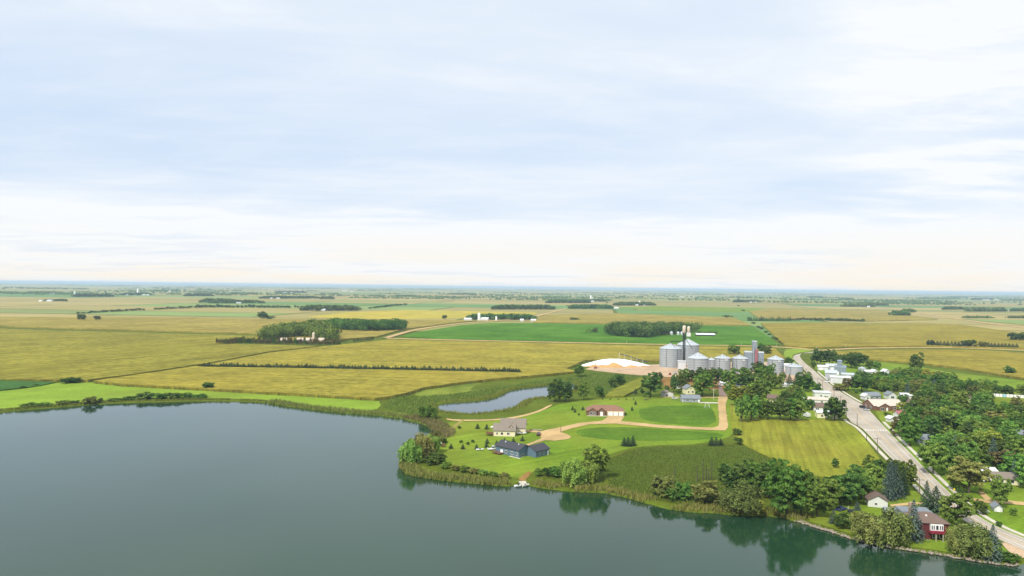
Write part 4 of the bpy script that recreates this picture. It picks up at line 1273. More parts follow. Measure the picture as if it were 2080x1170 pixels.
mb = MB(); mb.tube([(3.0, -3.5, z1 + 1.5), (7.5, -3.9, z1 - 6)], [0.28, 0.28], 6); mb.build('spout', M_steelroof, e)
for x, z in ((0.2, z2 - 2), (1.2, z2 - 4.5)): opening(e, 'f', x, z, 0.7, 0.9, 4.4, 4.6, W_, 0.4, -1)
house('office', 'low white elevator office between the mill and the next bin', 'office', 1552, 752, -6, 11.0, 6.0, 3.6, 0.9, M_whitemetal, M_roofwhite, ops=[('f', -2, 1, 1.5, 1.1, W_), ('f', 2, 0, 1.0, 2.1, 'door')])
house('shed', 'white metal shed between the last two bins', 'shed', 1598, 752, -8, 9.0, 6.0, 5.0, 1.4, M_whitemetal, M_roofwhite, ops=[('f', 0, 0, 2.8, 3.2, 'garage_door')])

# old elevator across the street
p = G(1711, 762)
e = empty('old_elevator', (p.x, p.y + 4, 0.02), rad(-20))
tag(e, 'old blue-grey grain elevator with stepped cupola across the street', 'grain elevator')
q = Vector((p.x, p.y + 4, 0))
z1, z2 = ztop(1711, 742, q), ztop(1711, 731.5, q)
walls(e, 9.4, 8.5, z1 - 1.8, 1.9, M_steelpaint, name='wall'); roof(e, 9.4, 8.5, z1 - 1.8, 1.9, M_steelpaint, ov=0.2)
walls(e, 4.0, 4.2, z2 - 1, 1.0, M_steelpaint, -0.8, 0, z0=z1 - 2.2, name='cupola'); roof(e, 4.0, 4.2, z2 - 1, 1.0, M_steelpaint, -0.8, 0, ov=0.2, name='cupola_roof')
opening(e, 'f', 0, z1 - 4.5, 0.8, 1.0, 9.4, 8.5, W_); opening(e, 'r', 1, 3, 0.8, 1.0, 9.4, 8.5, W_); opening(e, 'f', -3, 0, 2.6, 3.2, 9.4, 8.5, 'garage_door')
house('warehouse', 'large white metal warehouse in front of the old elevator', 'warehouse', 1708, 779, -18, 16.5, 9.0, 5.0, 1.0, M_whitemetal, M_roofwhite, ops=[('f', 5, 0, 1.0, 2.1, 'door')])
house('shed', 'tall pale shed on the street side of the old elevator', 'shed', 1688, 770, -22, 9.5, 7.5, 5.6, 2.2, M_palegrey, M_steelroof, ops=[('l', 0, 0, 3.2, 3.6, 'garage_door')])
house('shed', 'small white shed with gabled roof nearest the street bend', 'shed', 1672, 752, -18, 9.5, 6.5, 3.4, 1.4, M_whitemetal, M_roofwhite, ops=[('f', -2, 0, 2.6, 2.6, 'garage_door')])
house('shed', 'white shed tucked behind the pale street shed', 'shed', 1690, 752, -18, 10.5, 7.5, 4.2, 1.9, M_palegrey, M_steelroof, ops=[('f', 0, 0, 2.6, 2.6, 'garage_door')])
house('shed', 'lean-to shed with blue-white roof beside the old elevator', 'shed', 1722, 768, -18, 10.0, 6.0, 3.2, 1.2, M_palegrey, M_steelroof, ops=[('f', 0, 0, 2.6, 2.4, 'garage_door')])
grain_bin('small white-roofed bin right of the old elevator', 1751, 758, 3.4, 4.4, 6.3, 0, 3, 0, False, 'small bins across the street')
house('shed', 'long white shed with dark doorway right of the small bin', 'shed', 1766, 762, -4, 7.5, 6.0, 3.4, 1.2, M_whitemetal, M_roofwhite, ops=[('f', 1, 0, 3.0, 2.4, W_)])  # doorway is a dark pane, its colour standing in for the shaded inside
house('shed', 'white gabled shed at the end of the long white shed', 'shed', 1780, 763, 4, 6.0, 7.0, 3.6, 1.8, M_white, M_roofwhite, axis='y', ops=[('f', 0, 0, 1.6, 2.2, 'door')])
house('shed', 'blue-white gabled shed among trees right of the long shed', 'shed', 1803, 765, 4, 5.5, 7.0, 4.4, 2.2, M_whitemetal, M_roofwhite, axis='y', ops=[('f', 0, 0, 1.6, 2.2, 'door')])
house('shed', 'grey lean-to left of the small white-roofed bin', 'shed', 1742, 767, -6, 6.0, 5.0, 2.8, 1.0, M_steelpaint, M_roofgrey, ops=[('f', 0, 0, 1.6, 2.0, 'door')])


# grain pile under a tarp, with its conveyor
def grain_pile():
    a, b = G(1183, 747), G(1326, 746)
    c = (a + b) / 2; c.y += 17
    L_, W2, H = (b - a).length / 2, 19.0, 6.6
    e = empty('grain_pile', (c.x, c.y, 0.0), math.atan2(b.y - a.y, b.x - a.x))
    tag(e, 'long corn pile half covered by a white tarp', 'grain pile')

    def surf(u, v, k=0.0):
        rr = math.sqrt(u * u + v * v)
        h = max(0.0, 1 - rr) * 1.28
        h = H * (1 - (1 - min(1, h)) ** 1.35) if h < 1 else H
        return (u * L_, v * W2, h * (1 - 0.10 * u) + 0.35 * mnoise.noise(Vector((u * 6, v * 5, 1))) * (1 - rr) + k)
    mb = MB(); n, m = 64, 14
    v = [(0, 0, surf(0, 0)[2])] + [surf(math.cos(2 * math.pi * i / n) * j / m, math.sin(2 * math.pi * i / n) * j / m) for j in range(1, m + 1) for i in range(n)]
    f = [(0, 1 + i, 1 + (i + 1) % n) for i in range(n)] + [(1 + (j - 1) * n + i, 1 + j * n + i, 1 + j * n + (i + 1) % n, 1 + (j - 1) * n + (i + 1) % n) for j in range(1, m) for i in range(n)]
    mb.add(v, f); mb.build('corn', M_grain, e, smooth=True)
    # tarp: everything but a scalloped strip at the near foot
    mb = MB(); v, f = [], []
    nu, nv = 72, 22
    for i in range(nu + 1):
        u = -1 + 2 * i / nu
        half = math.sqrt(max(0.0, 1 - u * u))
        foot = 0.72 + 0.09 * math.sin(u * 9) + 0.07 * math.sin(u * 17 + 1)
        if u > 0.05: foot = 0.86 + 0.06 * math.sin(u * 14)
        if u < -0.62: foot = 0.55 + (-0.62 - u) * 1.0
        v0 = -min(half, half * min(1, foot))
        for j in range(nv + 1):
            vv = v0 + (half - v0) * j / nv
            v.append(surf(u * 0.999, vv * 0.999, 0.16))
    for i in range(nu):
        for j in range(nv):
            q = i * (nv + 1) + j
            f.append((q, q + nv + 1, q + nv + 2, q + 1))
    mb.add(v, f); mb.build('tarp', M_tarp, e, smooth=True)
    return e


pile = grain_pile()
p0, p1 = G(1261, 742), G(1320, 744)
p0.y += 14; p1.y += 10
zt = ztop(1261, 718.5, p0)
e = empty('conveyor', (p0.x, p0.y, 0)); tag(e, 'slanting dark conveyor reaching over the corn pile', 'conveyor')
dv = p1 - p0
mb = MB(); mb.tube([(0, 0, zt), (dv.x, dv.y, 3.0)], [0.35, 0.35], 5); mb.tube([(0, 0, zt + 0.9), (dv.x, dv.y, 3.7)], [0.12, 0.12], 4); mb.build('boom', M_steeldark, e)
for k, t in enumerate((0.02, 0.2, 0.42, 0.62, 0.82)):
    z = zt + (3.0 - zt) * t
    mb = MB()
    for s in (-0.7, 0.7): mb.tube([(dv.x * t + s, dv.y * t, 0), (dv.x * t + s * 0.6, dv.y * t, z)], [0.16, 0.12], 4)
    mb.build('support_leg', M_palepole, e)
    mb = MB(); mb.box(dv.x * t - 0.4, dv.x * t + 0.4, dv.y * t - 0.4, dv.y * t + 0.4, z - 0.2, z + 1.0); mb.build('bracket', M_silocream if k == 0 else M_steelpaint, e)


# ------------------------------------------------------------------ trees
def cards(c, nrm, size, r, asp=1.0):
    """leaf-sized four-cornered faces: centres, normals, half sizes"""
    n = len(c)
    nrm = nrm / (np.linalg.norm(nrm, axis=1, keepdims=True) + 1e-9)
    a = r.normal(size=(n, 3))
    u = np.cross(nrm, a); u /= (np.linalg.norm(u, axis=1, keepdims=True) + 1e-9)
    w = np.cross(nrm, u)
    s = size[:, None]
    V = np.stack([c - u * s, c - w * s * 0.62 * asp, c + u * s, c + w * s * 0.62 * asp], 1)
    return V.reshape(-1, 3)


def rsph(r, n):
    d = r.normal(size=(n, 3))
    return d / (np.linalg.norm(d, axis=1, keepdims=True) + 1e-9)


def crown_round(seed, zc=0.50, hz=0.50, nl=11, nc=15, ne=46, size=0.031, flat=1.0, droop=0.0, base_cut=None):
    r = np.random.default_rng(seed)
    C_, T = [], []
    lobes = []
    for i in range(nl):
        d = rsph(r, 1)[0]
        a = 2 * np.pi * i * 0.618 + r.normal(0, 0.3)
        zz = np.linspace(-0.80, 0.80, nl)[i] + r.normal(0, 0.08)
        q = np.sqrt(max(0.0, 1 - abs(zz) ** (4 if zz < 0 else 2.6)))
        d = np.array([np.cos(a) * q, np.sin(a) * q, zz])
        f = r.uniform(0.52, 0.72)
        lobes.append((d * f, r.uniform(0.28, 0.42)))
    lobes.append((np.zeros(3), 0.48))
    P, NR, S, TI = [], [], [], []
    for (lc, lr) in lobes:
        ld = rsph(r, nc)
        ld[:, 2] += 0.15
        cc = lc + ld * lr * r.uniform(0.75, 1.0, (nc, 1))
        for c in cc:
            q = np.linalg.norm(c)
            if q > 1.0: c = c / q * r.uniform(0.9, 1.0)
            cr = r.uniform(0.09, 0.16)
            t = r.uniform(0, 1)
            dd = rsph(r, ne)
            dd[:, 2] = np.where(dd[:, 2] < -0.2, -dd[:, 2] * 0.7, dd[:, 2])
            pos = c + dd * cr * r.uniform(0.6, 1.05, (ne, 1)) * np.array([1.15, 1.15, 0.8])
            if droop: pos[:, 2] -= droop * r.uniform(0, 1, ne) ** 2 * (0.4 + q)
            P.append(pos); NR.append(dd + 0.7 * r.normal(size=(ne, 3)) + np.array([0, 0, 0.35])); S.append(r.uniform(0.7, 1.35, ne) * size)
            TI.append(np.clip(t * 0.9 + r.uniform(-0.12, 0.22, ne), 0, 1))
    P = np.concatenate(P); NR = np.concatenate(NR); S = np.concatenate(S); TI = np.concatenate(TI)
    P = P * np.array([0.5, 0.5, hz]) + np.array([0, 0, zc])
    lim = 0.03 if base_cut is None else base_cut
    P[:, 2] = np.maximum(P[:, 2], lim + r.uniform(0, 0.05, len(P)))
    return cards(P, NR, S, r), TI


def crown_willow(seed):
    r = np.random.default_rng(seed)
    V, T = [], []
    heads = []
    for i in range(9):                          # rounded heads, each with hanging curtains
        a = 2.4 * i + r.normal(0, 0.3)
        q = (0.0 if i == 0 else r.uniform(0.20, 0.34))
        heads.append((np.array([math.cos(a) * q, math.sin(a) * q, r.uniform(0.55, 0.78) - 0.5 * q]), r.uniform(0.17, 0.24)))
    for hc, hr in heads:
        for _ in range(24):
            d = rsph(r, 1)[0]; d[2] = abs(d[2]) * 0.9
            c = hc + d * np.array([hr, hr, hr * 0.85])
            t = r.uniform(0, 1)
            n = 36
            ln = r.uniform(0.15, 0.8) * (0.5 + 0.8 * math.hypot(d[0], d[1])) * c[2]
            s = r.uniform(0, 1, n)
            pos = c + np.stack([r.normal(0, 0.030, n), r.normal(0, 0.030, n), -s * ln], 1)
            pos[:, :2] += d[:2] * 0.05 * s[:, None]
            pos[:, 2] = np.maximum(pos[:, 2], 0.02)
            nr = np.tile(d, (n, 1)) + 0.55 * r.normal(size=(n, 3)); nr[:, 2] += 0.3
            V.append(cards(pos, nr, r.uniform(0.018, 0.036, n), r)); T.append(np.clip(t * 0.9 + r.uniform(-0.1, 0.2, n), 0, 1))
    return np.concatenate(V), np.concatenate(T)


def crown_spruce(seed, levels=26, per=14, sub=5, fat=1.12, big=1.0):
    r = np.random.default_rng(seed)
    V, T = [], []
    for i in range(levels):
        z = 0.05 + 0.93 * (i / (levels - 1)) ** 0.95
        R = 0.5 * fat * (1 - z) ** 0.78 + 0.014
        n = max(4, int(per * (0.35 + 0.65 * (1 - z))))
        a0 = r.uniform(0, 6.28)
        for k in range(n):
            a = a0 + 2 * np.pi * k / n + r.normal(0, 0.12)
            rr = R * r.uniform(0.8, 1.08)
            d = np.array([np.cos(a), np.sin(a), 0.0])
            s = np.linspace(0.3, 1.0, sub)
            pos = d * (rr * s)[:, None]
            pos[:, 2] = z - 0.05 * s ** 1.6 * (1 - z * 0.5) + r.normal(0, 0.006, sub)
            nr = d * 0.35 + np.array([0, 0, 1.0]) + 0.35 * r.normal(size=(sub, 3))
            V.append(cards(pos, nr, big * (0.026 + 0.030 * (1 - z)) * r.uniform(0.8, 1.2, sub), r)); T.append(np.clip(r.uniform(0, 1) * 0.5 + s * 0.4, 0, 1))
    return np.concatenate(V), np.concatenate(T)


def trunk_mesh(seed, limbs=6, top=0.62, r0=0.026, lean=0.02):
    q = random.Random(seed)
    mb = MB()
    P = [(0, 0, -0.02), (q.uniform(-lean, lean), q.uniform(-lean, lean), top * 0.35), (q.uniform(-lean, lean) * 2, q.uniform(-lean, lean) * 2, top)]
    mb.tube(P, [r0 * 1.15, r0 * 0.8, r0 * 0.3], 7)
    for k in range(limbs):
        a = 2 * math.pi * k / limbs + q.uniform(-0.4, 0.4)
        z = q.uniform(0.2, 0.45)
        l = q.uniform(0.2, 0.34)
        m = (math.cos(a) * l * 0.5, math.sin(a) * l * 0.5, z + q.uniform(0.08, 0.14))
        mb.tube([(P[1][0] * 0.8, P[1][1] * 0.8, z), m, (m[0] * 1.8, m[1] * 1.8, m[2] + q.uniform(0.08, 0.2))], [r0 * 0.55, r0 * 0.35, r0 * 0.12], 5)
    return mb


CROWN = {}      # kind -> list of (crown mesh, combined mesh with trunk)
TRUNK = []
for s in range(3):
    o = trunk_mesh(40 + s).build('trunk', M_bark); TRUNK.append(o.data); bpy.data.objects.remove(o)
o = trunk_mesh(50, 0, 0.95, 0.018).build('trunk', M_bark); TRUNK_S = o.data; bpy.data.objects.remove(o)


def add_kind(kind, gens, leafmat, tr, bark=M_bark):
    CROWN[kind] = []
    for V, T in gens:
        F = np.arange(len(V)).reshape(-1, 4)
        cm = mesh_arrays('crown', V, F, [leafmat], T)
        n = len(tr.vertices); tv = np.zeros(n * 3, np.float32); tr.vertices.foreach_get('co', tv); tv = tv.reshape(-1, 3)
        tf = np.array([list(p.vertices) for p in tr.polygons if len(p.vertices) == 4])
        comb = mesh_arrays('tree', np.concatenate([V, tv]), np.concatenate([F, tf + len(V)]), [leafmat, bark],
                           np.concatenate([T, np.full(len(tf), 0.5)]), np.concatenate([np.zeros(len(F), int), np.ones(len(tf), int)]))
        CROWN[kind].append((cm, comb))


add_kind('round', [crown_round(100 + i) for i in range(10)], L_green, TRUNK[0])
add_kind('tall', [crown_round(120 + i, 0.50, 0.50, 13, 14, 44, 0.028) for i in range(5)], L_green, TRUNK[1])
add_kind('bush', [crown_round(140 + i, 0.45, 0.52, 8, 14, 40, 0.036, base_cut=0.0) for i in range(3)], L_green, TRUNK[2])
add_kind('willow', [crown_willow(160 + i) for i in range(3)], L_light, TRUNK[2])
add_kind('spruce', [crown_spruce(180 + i) for i in range(3)], L_spruce, TRUNK_S)
add_kind('small', [crown_spruce(190 + i, 14, 12, 4, 1.25, 1.9) for i in range(3)], L_spruce, TRUNK_S)
TONE = {'g': L_green, 'd': L_dark, 'l': L_light, 'o': L_olive, 'y': L_yellow, 'r': L_rust, 's': L_spruce, 'b': L_blue}
NAME = {'round': 'broadleaf_tree', 'tall': 'broadleaf_tree', 'bush': 'shrub', 'willow': 'willow_tree', 'spruce': 'spruce_tree', 'small': 'young_spruce'}
CAT = {'round': 'tree', 'tall': 'tree', 'bush': 'shrub', 'willow': 'tree', 'spruce': 'tree', 'small': 'tree'}


def plant_at(p, w, h, kind, tone, label, group=None, parts=True, cat=None, name=None):
    cm, comb = rnd.choice(CROWN[kind])
    rz = rnd.uniform(0, 6.28)
    w2 = w * rnd.uniform(0.92, 1.08)
    if parts:
        e = empty(name or NAME[kind], (p.x, p.y, 0.0), rz, (w, w2, h))
        c = link(bpy.data.objects.new('crown', cm), e)
        t = link(bpy.data.objects.new('trunk', TRUNK_S if kind in ('spruce', 'small') else rnd.choice(TRUNK)), e)
        if kind == 'bush': t.scale = (0.6, 0.6, 0.6)
    else:
        e = c = link(bpy.data.objects.new(name or NAME[kind], comb))
        e.location = (p.x, p.y, 0.0); e.rotation_euler[2] = rz; e.scale = (w, w2, h)
    c.material_slots[0].link = 'OBJECT'
    c.material_slots[0].material = TONE[tone]
    return tag(e, label, cat or CAT[kind], group)


def T(x, y, w, h, kind, tone, label, group=None, parts=None, name=None):
    """tree standing at photo point (x, y); w, h its size in photo pixels"""
    p = G(x, y)
    m = mpp(p)
    if kind in ('round', 'tall') and h > 12: w, h = w * 1.14, h * 1.08   # leaf clumps do not quite fill the box
    if kind == 'spruce' and h < 30: w *= 1.25
    p = p + Vector((0, w * m * 0.10, 0))
    return plant_at(p, w * m, h * m, kind, tone, label, group, (h >= 24) if parts is None else parts, name=name)


# --- the point and the shore
T(832, 942, 46, 58, 'willow', 'l', 'leaning light green willow at the very tip of the point')
T(852, 931, 58, 62, 'willow', 'o', 'largest yellowish willow on the tip of the point')
T(872, 921, 46, 46, 'willow', 'l', 'green willow right of the large willow on the point')
T(882, 906, 38, 34, 'bush', 'o', 'olive bush between the point willows and the cove')
T(900, 899, 20, 12, 'bush', 'd', 'low dark bush beside the dirt path near the cove')
T(868, 850, 40, 34, 'willow', 'g', 'spreading willow between the cove and the pond')
T(884, 944, 48, 26, 'bush', 'd', 'wide dark bush behind the reeds on the point')
for i, x in enumerate((905, 925, 944, 962, 982, 1003, 1024)):
    T(x, 952 + (x - 905) * 0.17, 26, 13 - (i % 2) * 2, 'bush', 'gogolgo'[i], ('first', 'second', 'third', 'fourth', 'fifth', 'sixth', 'seventh')[i] + ' low bush from the left in the hedge behind the point reeds', 'low hedge behind the point reeds')
for i, (x, y, w, h) in enumerate(((1096, 967, 24, 17), (1112, 968, 26, 21), (1130, 970, 28, 24), (1148, 972, 28, 25))):
    T(x, y, w, h, 'bush', 'gdgd'[i], ('first', 'second', 'third', 'fourth')[i] + ' bush from the dock in the clump left of the bright willow', 'bushes right of the dock')
T(1166, 986, 58, 66, 'willow', 'l', 'bright green willow by the reeds right of the dock')
T(1194, 981, 48, 54, 'willow', 'l', 'second bright willow, right of the first, right of the dock')
T(1208, 973, 54, 68, 'tall', 'g', 'taller dark green tree behind the two bright willows')
T(1352, 1010, 58, 48, 'bush', 'o', 'olive bush at the left end of the marsh shore bushes')
T(1366, 1018, 32, 30, 'bush', 'l', 'small light green bush in front of the olive marsh bush')
T(1390, 1016, 44, 40, 'bush', 'g', 'green bush next to the olive marsh bush')
T(1440, 1024, 76, 52, 'bush', 'o', 'broad rounded olive willow bush on the marsh shore')
T(1512, 1043, 80, 74, 'willow', 'o', 'grey-green willow leaning over the water')
T(1542, 1047, 30, 38, 'bush', 'y', 'small yellow bush hanging over the water')
for i, (x, y, w, h) in enumerate(((1488, 996, 54, 50), (1514, 998, 56, 60), (1540, 1004, 58, 68), (1564, 1012, 54, 68))):
    T(x, y, w, h, 'tall', 'ddgd'[i], ('first', 'second', 'third', 'fourth')[i] + ' dark tree from the left in the clump behind the willows', 'dark clump behind the shore willows')
T(1600, 1052, 80, 112, 'tall', 'g', 'tallest bright green tree on the right lake shore')
T(1630, 1048, 62, 96, 'tall', 'g', 'tall green tree just right of the tallest shore tree')
T(1662, 1052, 54, 62, 'round', 'g', 'rounded green tree at the start of the rocky shore')
T(1648, 1020, 56, 54, 'bush', 'd', 'dark thicket behind the tall shore trees')
for i, (x, y, w, h, t) in enumerate(((1686, 1034, 54, 60, 'l'), (1708, 1024, 50, 56, 'g'), (1730, 1026, 54, 62, 'd'), (1752, 1016, 52, 60, 'g'), (1776, 1004, 46, 58, 'g'), (1700, 1004, 52, 38, 'd'), (1745, 988, 44, 40, 'd'), (1770, 970, 30, 42, 'g'), (1784, 980, 34, 46, 'd'))):
    T(x, y, w, h, 'round', t, ('light green tree at the left of the lakeside thicket', 'green tree second from the left in the lakeside thicket', 'dark tree in the middle of the lakeside thicket', 'dark tree just left of the white garage',
                               'green tree behind the white garage', 'low dark tree at the back left of the lakeside thicket', 'small tree at the field edge behind the thicket', 'young tree at the corner of the mown field', 'dark tree left of the tall spruces')[i], 'lakeside thicket')
for i, (x, y, w, h) in enumerate(((1806, 1017, 34, 76), (1822, 1012, 34, 72), (1836, 1006, 28, 60), (1812, 990, 28, 58))):
    T(x, y, w, h, 'spruce', 'bbsb'[i], ('first', 'second', 'third', 'fourth')[i] + ' tall spruce from the left behind the white garage', 'spruces behind the white garage')
T(1846, 1000, 34, 64, 'tall', 'g', 'leafy tree at the right end of the spruces behind the garage')
T(1822, 980, 34, 48, 'tall', 'd', 'dark leafy tree behind the spruces, nearest the mown field')
T(1694, 1064, 20, 32, 'spruce', 'b', 'small blue spruce by the rocky shore')
T(1716, 1074, 44, 36, 'bush', 'd', 'dark purplish bush on the rocky shore lawn')
T(1738, 1078, 26, 32, 'bush', 'g', 'green bush at the left edge of the big olive willow')
T(1742, 1037, 13, 20, 'spruce', 'b', 'tiny blue spruce near the tarped heap')
T(1774, 1107, 78, 82, 'willow', 'o', 'big olive willow, left half, over the boulders')
T(1814, 1109, 76, 92, 'willow', 'o', 'big olive willow, right half, beside the tall blue spruce')
T(1858, 1099, 46, 84, 'spruce', 'b', 'tall blue spruce left of the red lake house')
T(1884, 1038, 32, 62, 'spruce', 's', 'narrow spruce behind the chimney of the red house')
T(1904, 1042, 52, 54, 'spruce', 's', 'broad dark spruce behind the red house roof')
T(1946, 1070, 60, 68, 'round', 'l', 'fresh green round tree beside the red house')
T(1958, 1126, 58, 70, 'willow', 'o', 'olive shore tree right of the red house, left half')
T(1988, 1133, 74, 84, 'willow', 'o', 'olive shore tree right of the red house, right half')
T(2019, 1138, 42, 72, 'spruce', 'b', 'blue spruce at the lower right by the road')
T(2052, 1142, 44, 22, 'bush', 'g', 'low bush at the very end of the shore')
T(2032, 1140, 24, 22, 'bush', 'd', 'low dark bush under the lower right spruce')
T(1993, 1046, 30, 33, 'bush', 'd', 'dark round bush on the lawn across the road')
T(2029, 1070, 13, 13, 'bush', 'd', 'small dark shrub on the sloping lawn')
T(2059, 1048, 13, 16, 'round', 'g', 'sapling on the sloping lawn')
T(2034, 1030, 38, 64, 'tall', 'l', 'light green tree above the arched shed')
T(1972, 1004, 66, 70, 'round', 'o', 'large olive tree on the corner lawn across the road')
T(1940, 996, 22, 26, 'bush', 'l', 'small light shrub on the corner lawn')
T(1951, 1004, 14, 14, 'bush', 'd', 'dark bush by the sidewalk under the olive tree')
T(1972, 1019, 12, 12, 'bush', 'd', 'small bush beside the sandy lane')
# --- single trees on the lawns and fields
T(1322, 807, 42, 50, 'round', 'd', 'big round dark tree left of the small white garage')
T(1338, 776, 16, 20, 'round', 'd', 'small tree just above the big round dark tree')
T(1291, 800, 8, 12, 'spruce', 's', 'little conifer at the edge of the striped corn plot')
T(1258, 782, 24, 22, 'round', 'd', 'dark tree on the slope below the corn pile')
T(1243, 787, 20, 20, 'round', 'd', 'smaller dark tree leaning left on the slope below the corn pile')
T(1177, 766, 20, 24, 'round', 'g', 'lone tree at the left end of the corn pile')
T(1127, 817, 30, 44, 'tall', 'd', 'tall tree on the left of the pair at the pond end')
T(1148, 816, 32, 44, 'tall', 'd', 'tall tree on the right of the pair at the pond end')
T(1186, 813, 22, 36, 'tall', 'g', 'upright tree right of the pond pair')
T(1219, 807, 19, 22, 'round', 'g', 'rounded tree right of the upright pond tree')
T(1169, 793, 12, 12, 'bush', 'd', 'dark bush where the pond narrows')
T(422, 793, 22, 18, 'round', 'd', 'lone dark tree between corn and meadow')
for i, (x, y, w, h) in enumerate(((132, 779, 26, 12), (148, 778, 30, 13), (44, 772, 14, 6), (46, 789, 14, 6), (70, 784, 16, 5))):
    T(x, y, w, h, 'bush', 'd', ('left half of the dark bush at the field corner', 'right half of the dark bush at the field corner', 'tiny bush above the dark green field', 'low bush in the dark green field', 'flat bush at the edge of the dark green field')[i])
T(181, 821, 30, 17, 'bush', 'o', 'olive willow bush on the left lake shore')
T(203, 818, 13, 11, 'bush', 'g', 'small round bush right of the olive willow bush')
for i, (x, y, w, h) in enumerate(((55, 827, 36, 9), (85, 826, 34, 9), (125, 822, 34, 9), (150, 820, 24, 7), (232, 815, 34, 7), (262, 813, 34, 9), (292, 811, 38, 15), (320, 811, 38, 14), (348, 810, 38, 14), (376, 809, 36, 12), (404, 809, 34, 9))):
    T(x, y, w, h, 'bush', 'gggdggdgdgg'[i], ('1st', '2nd', '3rd', '4th', '5th', '6th', '7th', '8th', '9th', '10th', '11th')[i] + ' shore bush from the left along the meadow', 'bushes along the left lake shore')
T(164, 651, 17, 13, 'round', 'd', 'left one of two lone trees in the far left field', None, False)
T(197, 651, 14, 11, 'round', 'd', 'right one of two lone trees in the far left field', None, False)
T(533, 648, 20, 15, 'round', 'd', 'taller tree of the lone far clump left of the yellow field', None, False)
T(549, 648, 22, 7, 'bush', 'd', 'low shrub of the lone far clump left of the yellow field', None, False)
T(903, 649, 11, 11, 'round', 'd', 'lone tree on the edge of the yellow field', None, False)
T(1166, 651, 22, 7, 'bush', 'd', 'dark shrub behind the green soybeans', None, False)
T(1492, 723, 25, 23, 'round', 'g', 'round tree behind the first two equal bins')
T(1547, 716, 16, 18, 'round', 'g', 'tree just right of the mill tower')
T(1558, 722, 18, 20, 'round', 'd', 'dark tree right of the mill')
T(1602, 742, 26, 18, 'bush', 'd', 'dark bushes behind the shortest bin')
T(1865, 756, 27, 38, 'tall', 'd', 'tallest tree at the upper edge of the town woods')
T(2052, 762, 22, 18, 'round', 'd', 'lone round tree in the golden field, far right')
T(1698, 951, 15, 22, 'bush', 'd', 'lone dark bush in the mown field')
T(1498, 884, 22, 15, 'bush', 'd', 'dark bush left of the mown field, upper one')
T(1500, 903, 20, 17, 'bush', 'd', 'dark bush left of the mown field, lower one')
for i, (x, y, w, h) in enumerate(((1268, 906, 14, 18), (1276, 907, 15, 20), (1286, 906, 14, 22))):
    T(x, y, w, h, 'spruce', 's', ('left', 'middle', 'right')[i] + ' one of three spruces by the marsh, left group', 'three spruces left of the marsh', False)
for i, (x, y, w, h) in enumerate(((1446, 905, 14, 18), (1455, 906, 15, 19), (1464, 905, 13, 14))):
    T(x, y, w, h, 'spruce', 's', ('left', 'middle', 'right')[i] + ' one of three spruces above the marsh, right group', 'three spruces right of the marsh', False)
near_spruce = [(970, 871, 'left of two cones on the lawn above the cream house'), (988.6, 872, 'right of two cones on the lawn above the cream house'), (916, 911.5, 'leftmost cone in the lower row on the point lawn'), (940, 912.5, 'second cone in the lower row on the point lawn'),
               (968, 912.5, 'third cone in the lower row on the point lawn'), (989.6, 901, 'upper of two stacked cones left of the blue house'), (988, 909, 'lower of two stacked cones left of the blue house'), (1008.6, 905, 'cone at the left corner of the blue roof'),
               (1024.5, 900, 'cone peeping over the blue house roof'), (1043, 899, 'cone between the cream and blue houses'), (1061, 896, 'rightmost cone between the cream and blue houses')]
for x, y, l in near_spruce: T(x, y, 9.5, 11, 'small', 's', 'little dark spruce, ' + l, 'little spruces round the two point houses', True)
for x, y, l in ((933, 871, 'round shrub at the bend of the dirt path'), (936.5, 900, 'left round shrub on the point lawn'), (950, 903.5, 'middle light shrub on the point lawn'), (960, 899, 'right flat shrub on the point lawn')):
    T(x, y, 9, 6.5, 'bush', 'd', l, None, False)
for x, y, k, l in ((1163, 833, 'small', 'leftmost little conifer left of the brick house'), (1168, 838, 'small', 'second little conifer left of the brick house'), (1184, 833, 'small', 'dark little conifer nearest the brick house'), (1176, 844, 'bush', 'round shrub left of the brick house'),
                   (1284, 834, 'small', 'dark little conifer right of the brick house'), (1291, 822, 'small', 'tiny conifer on the lawn up right of the brick house'), (1205, 828, 'bush', 'shrub behind the left end of the brick roof'), (1248, 829, 'bush', 'shrub behind the right part of the brick roof'),
                   (1197, 842, 'bush', 'foundation shrub by the brick house windows'), (1270, 843, 'bush', 'reddish shrub at the garage corner of the brick house')):
    T(x, y, 6.5, 9.0 if k == 'small' else 5.5, k, 's' if k == 'small' else 'd', l, None, False)
for i, (x, y) in enumerate(((1224, 811.5), (1239.6, 812), (1255.8, 812), (1272, 812), (1287, 811.5))):
    T(x, y, 3.4, 3.6, 'small', 's', ('first', 'second', 'third', 'fourth', 'fifth')[i] + ' seedling from the left in the row at the lawn edge', 'seedlings above the brick house', False)
